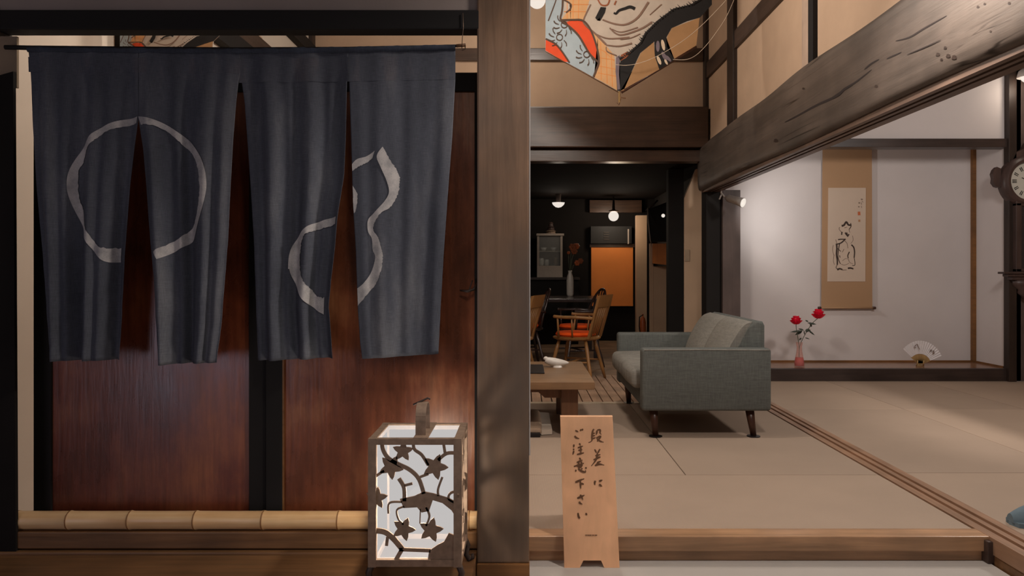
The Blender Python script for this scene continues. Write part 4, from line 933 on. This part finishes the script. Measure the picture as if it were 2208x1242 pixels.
# ================================================================== kites
def kite(name, fn, label, n=(0, -1, 0), full=True):
    k = thing(name, label, 'kite', tuple(fn(1240, 775, 0)))
    edge = [(620, -900), (615, 430), (1240, 778), (1895, 388), (1927, 150), (2030, 40), (2030, -900), (1325, -1250)]
    mt = [M[q] for q in ('skin', 'blue', 'red', 'check', 'black', 'kbrown', 'ktan', 'mauve', 'kline', 'cream', 'rust', 'korange')]
    obj('paper_sheet', prism(new(), [fn(a, b, 0) for a, b in edge], Vector(n)*-.003), M['skin'], k)
    p = Print(lambda a, b, l: fn(a, b, 0)+Vector(n)*(.0005+.00025*l), mt)
    p.poly([(620, -900), (770, -900), (770, 0), (772, 90), (750, 180), (900, 300), (1060, 520), (1022, 655), (820, 545), (616, 432)], 1)
    p.poly([(770, -900), (1000, -900), (990, 0), (940, 172), (830, 178), (748, 172), (832, 60), (820, 10), (770, 0)], 3)
    p.poly([(785, 190), (850, 172), (935, 182), (1000, 260), (1050, 400), (1062, 525), (980, 450), (900, 310)], 2)
    p.poly([(618, 340), (700, 378), (760, 450), (812, 528), (780, 525), (616, 430)], 2)
    p.poly([(1000, 250), (1060, 320), (1140, 400), (1200, 470), (1212, 600), (1230, 770), (1028, 655), (1065, 525), (1050, 390)], 3)
    for q in ([(1060,420),(1110,435),(1200,520)], [(1060,560),(1215,590)], [(1060,620),(1220,650)], [(1085,360),(1090,680)], [(1130,400),(1140,710)], [(1175,450),(1185,740)], [(1060,490),(1205,510)], [(800,-50),(800,170)], [(850,-50),(850,170)], [(900,-50),(895,165)], [(770,100),(960,100)], [(830,40),(985,40)]): p.stroke(q, 5, 11)
    p.poly([(1250, 490), (1330, 440), (1420, 360), (1460, 280), (1560, 180), (1700, 75), (1850, 40), (1930, -10), (2029, -30), (2029, 42), (1930, 150), (1820, 180), (1685, 240), (1640, 320), (1545, 350), (1420, 450), (1350, 600), (1268, 772), (1225, 772), (1212, 600), (1252, 530)], 4)
    p.poly([(1690, 240), (1925, 152), (1897, 388), (1712, 500), (1640, 400), (1650, 310)], 6)
    p.poly([(1535, 360), (1545, 480), (1582, 592), (1250, 776), (1280, 770), (1355, 600), (1425, 452)], 6)
    p.poly([(1540, 340), (1640, 318), (1648, 400), (1712, 510), (1582, 592), (1545, 480)], 4)
    for cx, cy, rx, ry, rot, m_ in ((1570,395,16,48,0,7), (1615,385,15,48,-.2,9), (1580,515,14,40,-.4,9), (1625,480,16,44,-.5,7), (1640,530,10,26,-.5,9), (1660,500,12,34,-.7,7)):
        p.poly([(cx+rx*math.cos(a)*math.cos(rot)-ry*math.sin(a)*math.sin(rot), cy+rx*math.cos(a)*math.sin(rot)+ry*math.sin(a)*math.cos(rot)) for a in [2*PI*i/12 for i in range(12)]], m_)
    p.poly([(1215, 490), (1245, 470), (1240, 640), (1250, 760), (1228, 765), (1210, 610)], 7)
    p.poly([(1255, 470), (1310, 440), (1340, 450), (1300, 495), (1255, 520)], 10)
    p.poly([(1038, 155), (1085, 62), (1130, 66), (1120, 110), (1080, 180), (1075, 150), (1055, 175)], 4)
    p.stroke([(1195,112),(1215,118),(1240,92),(1290,75),(1335,62),(1375,78)], 26, 4, (.6, 1.1))
    for q, w_ in (([(1000,40),(940,170),(960,220),(1040,290),(1130,380)],16), ([(1100,170),(1200,205),(1300,210),(1400,150),(1490,20)],18), ([(1160,240),(1250,300),(1420,250),(1520,190)],16), ([(1180,250),(1260,275),(1400,235)],10),
                  ([(1130,385),(1240,395),(1350,370)],14), ([(1040,290),(1150,330),(1330,320)],12), ([(1130,400),(1140,440),(1220,475)],10), ([(1500,130),(1600,40)],8), ([(1250,340),(1340,325),(1420,290)],8)): p.stroke(q, w_, 5, (.7, 1))
    p.stroke([(1060,0),(1090,45),(1140,45),(1160,0)], 12, 10); p.stroke([(1200,45),(1215,10)], 12, 10)
    for q, w_ in (([(770,-300),(760,60),(745,170),(820,230),(900,310),(990,460),(1062,530)],16), ([(748,175),(850,172),(935,180),(1000,260),(1050,400),(1068,520),(1045,600),(1022,655)],16), ([(618,332),(700,375),(760,445),(820,535)],12), ([(770,0),(830,40),(825,80),(790,110)],12), ([(640,180),(700,20),(720,-60)],10)): p.stroke(q, w_, 8)
    for cx, cy in ((735,320), (965,465), (775,215)):
        p.stroke([(cx+26*math.cos(a), cy+26*math.sin(a)) for a in [2*PI*i/9 for i in range(10)]], 7, 8, k=2)
        for a in (2.0, 2.6, 3.2, 3.8, .6, 1.2):
            p.stroke([(cx+45*math.cos(a), cy+45*math.sin(a)), (cx+75*math.cos(a+.12), cy+75*math.sin(a+.12)), (cx+95*math.cos(a+.3), cy+95*math.sin(a+.3))], 9, 8, (.5, 1))
    hl = [(1250, 500), (1330, 445), (1420, 365), (1460, 285), (1560, 185), (1700, 80), (1850, 44), (1930, -6)]
    for i in range(46):   # ragged brush ends along the hair
        t = i/46*(len(hl)-1); j = int(t); f = t-j; q = (hl[j][0]+(hl[j+1][0]-hl[j][0])*f+8, hl[j][1]+(hl[j+1][1]-hl[j][1])*f+8)
        L = random.uniform(14, 40); p.stroke([q, (q[0]-L*.75, q[1]-L*random.uniform(.3, .9))], random.uniform(8, 16), 4, (1, .2))
    p.done('painted_picture', k)
    fb = new(); nn = Vector(n)*-.012
    tube(fb, [fn(1240, -1250, 0)+nn, fn(1245, 870, 0)+nn], .008, 8); obj('centre_spar', fb, M['bamboo_gold'], k, True)
    obj('edge_spar', tube(new(), [fn(1262, 785, 0)+nn*.4, fn(1900, 395, 0)+nn*.4], .010, 8), M['sofaleg'], k, True)
    obj('edge_spar', tube(new(), [fn(1235, 782, 0)+nn*.4, fn(617, 436, 0)+nn*.4], .004, 8), M['rodend'], k, True)
    obj('tip_binding', tube(new(), [fn(1225, 870, 0)+nn, fn(1240, 890, 0)+nn, fn(1262, 820, 0)+nn, fn(1275, 830, 0)+nn, fn(1300, 832, 0)+nn], .004, 6), M['rodend'], k, True)
    return k
k1 = kite('kite', lambda a, b, l: P(1020+a/3.943, b/3.943, 6.0), 'large painted paper kite hanging above the sitting room')
for pts in ([(1205,548),(1300,556),(1420,535),(1560,480),(1750,370),(1900,255),(2040,120),(2200,-60),(2300,-250)], [(1700,505),(1800,508),(1880,480),(1960,410),(2050,300),(2160,130),(2250,-80)]):
    obj('bridle_cord', tube(new(), spline([tuple(P(1020+a/3.943, b/3.943, 5.9-.15*i/8)) for i, (a, b) in enumerate(pts)], 4), .0022, 5), M['cord'], k1, True)
def k2f(a, b, l): return P(258+(a-400)/5.6, 118-(820-b)/5.6*.9, 3.9)
k2 = kite('kite', lambda a, b, l: P(250+(a-560)/6.5, 74+(b-40)/6.5*.9, 3.85), 'smaller painted kite on the side wall behind the top of the curtain')

# hanging bulb by the kite
bb = thing('hanging_bulb', 'bright round bulb hanging at the top beside the post', 'lamp', P(1158, 0, 6.5))
c = P(1158, 0, 6.5)
obj('bulb', ball(new(), c, .072, seg=20), M['lampglow'], bb, True); obj('socket', cyl(new(), c+Vector((0, 0, .065)), c+Vector((0, 0, .14)), .026, .022, 14), M['irond'], bb, True)
obj('cable', cyl(new(), c+Vector((0, 0, .14)), (c.x, c.y, 4.2), .004, None, 6), M['rod'], bb)
light('hanging_bulb_light', 'POINT', tuple(c), 54, (1, .90, .79), .05)

# ================================================================== dining room
def lamp_glow(c, e): light('dining_light', 'POINT', tuple(c), e, WARM, .06)
gl = thing('globe_lamp', 'glowing white globe lamp hanging in the dining room', 'lamp', P(1323, 466, 10.8))
c = P(1323, 466, 10.8); obj('globe', ball(new(), c, .072, seg=18), M['lampglow'], gl, True)
obj('collar', lathe(new(), [(.06, .06), (.07, .075), (.02, .09), (.012, .27)], c, 16), M['irond'], gl, True); lamp_glow(c, 16)
dm = thing('dome_lamp', 'small half dome ceiling lamp in the dark dining room', 'lamp', P(1204, 441, 10.6))
c = P(1204, 437, 10.6); obj('bowl', lathe(new(), [(.0001, -.07), (.04, -.06), (.075, -.03), (.088, 0)], c, 20), M['lampglow'], dm, True); obj('mount', cyl(new(), c+Vector((0, 0, .001)), (c.x, c.y, 2.085), .03, .04, 12), M['irond'], dm); lamp_glow(c+Vector((0, 0, -.03)), 5)
# orange blind and what is over it
ob = thing('orange_blind', 'glowing orange cloth blind at the back of the dining room', 'blind', P(1320, 660, 11.3))
obj('cloth', prism(new(), [P(1275, 533, 11.28), P(1365, 533, 11.28), P(1365, 660, 11.28), P(1275, 660, 11.28)], (0, .015, 0)), M['orangeblind'], ob)
obj('head_rail', prism(new(), [P(1272, 526, 11.27), P(1368, 526, 11.27), P(1368, 533, 11.27), P(1272, 533, 11.27)], (0, .03, 0)), M['beamx'], ob)
light('blind_light', 'POINT', (1.33, 10.6, 1.62), 4.2, (1, .76, .5), .1)
nb = thing('black_cabinet', 'black wall cabinet above the orange blind', 'cabinet', P(1318, 525, 11.2))
obj('body', prism(new(), [P(1274, 488, 11.22), P(1362, 488, 11.22), P(1362, 525, 11.22), P(1274, 525, 11.22)], (0, .1, 0)), M['tv'], nb); obj('handle', prism(new(), [P(1353.5, 494, 11.2), P(1356.5, 494, 11.2), P(1356.5, 526, 11.2), P(1353.5, 526, 11.2)], (0, .02, 0)), M['cabinet'], nb)
for k in range(4): obj('vent_slat', prism(new(), [P(1302, 500+k*5, 11.21), P(1313, 500+k*5, 11.21), P(1313, 502+k*5, 11.21), P(1302, 502+k*5, 11.21)], (0, .01, 0)), M['dark'], nb)
# television on its bracket
tv = thing('television', 'black television tilted on a wall bracket above the orange cabinet', 'television', P(1418, 520, 9.4))
obj('screen_case', prism(new(), [P(1396, 452, 9.5), P(1437, 436, 9.3), P(1437, 521, 9.3), P(1404, 521, 9.5)], (.02, .1, 0)), M['tv'], tv)
obj('bracket', tube(new(), [P(1397, 448, 9.48), P(1397, 470, 9.45), P(1402, 518, 9.45), P(1404, 524, 9.48)], .008, 8), M['cabinet'], tv, True)
obj('bracket_arm', tube(new(), [P(1393, 455, 9.5), P(1410, 440, 9.45), P(1418, 432, 9.45)], .010, 8), M['irond'], tv, True)
obj('indicator', ball(new(), P(1430, 465, 9.22), .022), M['lampglow'], tv, True)
tag(obj('wooden_box', prism(new(), [P(1407, 525, 9.5), P(1444, 525, 9.4), P(1444, 572, 9.4), P(1407, 568, 9.5)], (.02, .16, 0)), M['orangewood']), 'orange brown wooden box under the television', 'box')
struct('trim', prism(new(), [P(1401, 525, 9.62), P(1409, 525, 9.62), P(1409, 820, 9.62), P(1401, 820, 9.62)], (0, .05, 0)), M['tan'], 'narrow pale strip left of the orange box', 'panel')
struct('wall_partition', prism(new(), [P(1409, 574, 9.60), P(1446, 574, 9.60), (1.83, 9.60, 0), (1.615, 9.60, 0)], (0, .06, 0)), M['tan'], 'pale low partition under the orange wooden box', 'wall')
ex = thing('fire_extinguisher', 'small orange red extinguisher standing by the tan pillar', 'extinguisher', P(1386, 745, 10.5))
c = (P(1386, 700, 10.5).x, 10.5, 0); obj('cylinder', lathe(new(), [(.04, 0), (.042, .02), (.042, .32), (.03, .38), (.012, .40), (.012, .44)], c, 16), M['redpaint'], ex, True)
obj('hose', tube(new(), [(c[0], 10.47, .43), (c[0]-.05, 10.46, .40), (c[0]-.055, 10.46, .28), (c[0]-.04, 10.46, .16)], .008, 6), M['rod'], ex, True)
tag(obj('light_switch', prism(new(), [P(1477, 538, 7.99), P(1487, 538, 7.99), P(1487, 563, 7.99), P(1477, 563, 7.99)], (0, .01, 0)), M['plate']), 'ivory switch plate on the tan panel beside the dining room', 'switch')
# counter, cabinet with crockery
ct = thing('counter', 'dark wooden counter along the back of the dining room', 'counter', (.2, 11.0, 0))
obj('counter_top', B(-1.2, .78, 10.72, 11.34, .90, .935, bev=.004), M['dark'], ct); obj('counter_body', B(-1.18, .76, 10.78, 11.34, 0, .90), M['black'], ct)
cbn = thing('dish_cabinet', 'small greyish white glazed cabinet with crockery on the dark counter', 'cabinet', P(1186, 597, 11.0))
Yc = 10.95; x0c, x1c = P(1158, 0, Yc).x, P(1213, 0, Yc).x; z1c = CH+(VY-508)/F*Yc; zs = CH+(VY-573)/F*Yc
cb_ = new(); box(cb_, x0c, x0c+.03, Yc, Yc+.3, .936, z1c); box(cb_, x1c-.03, x1c, Yc, Yc+.3, .936, z1c); box(cb_, x0c-.01, x1c+.02, Yc-.01, Yc+.3, z1c, z1c+.03); box(cb_, x0c+.03, x1c-.03, Yc+.28, Yc+.3, .936, z1c); box(cb_, x0c+.03, x1c-.03, Yc, Yc+.28, .936, zs)
obj('case', cb_, M['cabinet'], cbn); obj('door_glass', B(x0c+.03, x1c-.03, Yc+.006, Yc+.010, zs, z1c), M['pane'], cbn)
zsh = zs+.2; obj('shelf', B(x0c+.03, x1c-.03, Yc+.02, Yc+.28, zsh, zsh+.012), M['cabinet'], cbn)
for k, (dx, h, mm, kind) in enumerate(((.035+.03, .11, 'dish', 'cup'), (.14, .09, 'dish', 'cup'), (.27, .12, 'jug', 'jug'))):
    xq = x0c+dx; o = obj(kind, lathe(new(), [(.022, 0), (.034, .02), (.036, h*.7), (.03, h), (.026, h), (.03, .03)], (xq, Yc+.10, zs), 14), M[mm], None, True)
    tag(o, ('tall white cup at left behind the cabinet glass', 'slim white cup in the middle behind the cabinet glass', 'brown jug at right behind the cabinet glass')[k], kind, 'crockery in the dish cabinet')
for k, dx in enumerate((.10, .24)):
    o = obj('bowl', lathe(new(), [(.02, 0), (.045, .05), (.042, .05), (.018, .006)], (x0c+dx, Yc+.12, zsh+.012), 14), M['dish'], None, True); tag(o, ('left white bowl on the upper cabinet shelf', 'right white bowl on the upper cabinet shelf')[k], 'bowl', 'crockery in the dish cabinet')
jr = thing('pagoda_ornament', 'dark tiered ornament on top of the dish cabinet', 'ornament', (P(1188, 0, 11.05).x, 11.08, z1c+.03))
for k, (r, z0, h) in enumerate(((.075, 0, .06), (.055, .06, .05), (.035, .11, .06))): obj('tier', lathe(new(), [(r, 0), (r*.8, h*.6), (r*1.05, h*.62), (r*.5, h)], (P(1188, 0, 11.05).x, 11.08, z1c+.03+z0), 12), M['jug' if k == 0 else 'clock'], jr)
# dining tables and vase
dt = thing('dining_table', 'dark dining table behind the wooden chairs', 'table', (.5, 9.5, 0))
obj('table_top', B(-.5, .95, 8.95, 10.1, .66, .70, bev=.006), M['chaird'], dt)
for xx in (-.42, .82):
    for yy in (9.03, 9.97): obj('leg', B(xx, xx+.06, yy, yy+.06, 0, .66), M['chaird'], dt)
fv = thing('flower_vase', 'slim white vase of orange flowers on the dining table', 'vase', (P(1230, 0, 9.8).x, 9.8, .70))
vx2 = P(1229, 0, 9.8).x
obj('vase_body', lathe(new(), [(.035, 0), (.045, .03), (.045, .20), (.036, .26), (.022, .30), (.026, .33)], (vx2, 9.8, .70), 16), M['ceramic'], fv, True)
for k, (px, py, r) in enumerate(((1234, 533, .045), (1243, 531, .04), (1238, 542, .04), (1244, 567, .035), (1251, 563, .035), (1226, 545, .02))):
    cc_ = P(px, py, 9.8, random.uniform(-.04, .04)); tube_ = obj('flower_stem', tube(new(), [(vx2, 9.8, .98), ((vx2+cc_.x)/2-.01, 9.8, (1.05+cc_.z)/2), tuple(cc_)], .004, 5), M['stem'], fv, True)
    bm_ = new(); 
    for q in range(6):
        a = 2*PI*q/6; ball(bm_, cc_+Vector((r*.6*math.cos(a), -.01, r*.6*math.sin(a))), r*.5, r*.35, r*.5, 8)
    ball(bm_, cc_+Vector((0, -.02, 0)), r*.4, seg=8); obj('flower_head', bm_, M['redpaint'] if k % 2 else M['rust'], fv, True)
# windsor chairs: back at +X, sitter faces -X
def chair(name, label, wood_, bow=False):
    c = thing(name, label, 'chair', (0, 0, 0), 'wooden chairs with orange cushions'); mt = M[wood_]
    seat = new(); lathe(seat, [(.0001, .375), (.19, .378), (.222, .392), (.225, .405), (.20, .415), (.0001, .408)], (0, 0, 0), 28, sx=1.02, sy=.98); obj('seat', seat, mt, c, .8)
    obj('cushion', lathe(new(), [(.0001, .41), (.18, .412), (.195, .43), (.18, .452), (.0001, .458)], (-.01, 0, 0), 24), M['orange'], c, .8)
    for sx in (-1, 1):
        for sy in (-1, 1):
            p0, p1 = Vector((sx*.13, sy*.12, .385)), Vector((sx*.215, sy*.20, 0)); obj('leg', tube(new(), [p0, p0.lerp(p1, .25), p0.lerp(p1, .5), p0.lerp(p1, .7), p1], [.014, .019, .015, .018, .012], 10), mt, c, True)
    for sy in (-1, 1): obj('stretcher', cyl(new(), (-.175, sy*.163, .18), (.175, sy*.163, .18), .009, None, 8), mt, c, True)
    obj('stretcher', cyl(new(), (0, -.163, .18), (0, .163, .18), .009, None, 8), mt, c, True)
    if bow:
        arc = [Vector((.17+.16*(.5-.5*math.cos(PI*min(t, 1-t)*2)) if False else .17+.13*math.sin(PI*t), -.19*math.cos(PI*t), .41+.42*math.sin(PI*t)**.75)) for t in [i/16 for i in range(17)]]
        obj('bow', tube(new(), arc, .013, 8), mt, c, True)
        for k in range(7):
            yy = -.135+.045*k; t = math.acos(max(-1, min(1, -yy*1.25/.19)))/PI; obj('spindle', cyl(new(), (.165, yy*.8, .405), (.17+.13*math.sin(PI*t), yy*1.25, .41+.42*math.sin(PI*t)**.75), .0075, None, 7), mt, c, True)
    else:
        for sy in (-1, 1):
            obj('back_post', prism(new(), [(.165, sy*.165-.017, .40), (.165, sy*.165+.017, .40), (.275, sy*.175+.022, .80), (.275, sy*.175-.022, .80)], (.022, 0, 0)), mt, c)
        for yy in (-.09, -.03, .03, .09): obj('spindle', cyl(new(), (.17, yy*.9, .405), (.258, yy, .70), .009, None, 8), mt, c, True)
        tr_ = [(.282, -.16, .70), (.312, -.16, .80), (.330, -.16, .80), (.302, -.16, .70)]
        obj('top_rail', prism(new(), [(.250, -.185, .69), (.280, -.195, .80), (.302, -.195, .805), (.272, -.185, .69)], (0, .38, 0)), mt, c)
    for sy in (-1, 1):
        arm = tube(new(), spline([(.22, sy*.19, .59), (.10, sy*.245, .60), (-.05, sy*.25, .60), (-.14, sy*.235, .605)], 5), .015, 8); obj('arm', arm, mt, c, True)
        obj('arm_support', cyl(new(), (-.11, sy*.19, .405), (-.10, sy*.242, .60), .012, .010, 8), mt, c, True)
        obj('arm_spindle', cyl(new(), (.03, sy*.20, .405), (.04, sy*.248, .60), .008, None, 8), mt, c, True)
    return c
G = 'wooden chairs with orange cushions'
c1_ = chair('wooden_chair', 'honey brown wooden armchair nearest the sofa, facing left', 'chairl'); c1_.location = (.50, 7.30, -.003); c1_.rotation_euler = (0, 0, -.42)
c2_ = chair('wooden_chair', 'dark bow-back armchair directly behind the honey brown one', 'chaird', True); c2_.location = (.58, 8.32, -.003); c2_.rotation_euler = (0, 0, .35)
dup(c1_, (-.14, 7.18, -.003), -.30, 'honey brown wooden armchair mostly hidden by the thick post', G)
dup(c2_, (-.02, 8.40, -.003), .15, 'dark bow-back armchair at left behind the hidden honey brown one', G)
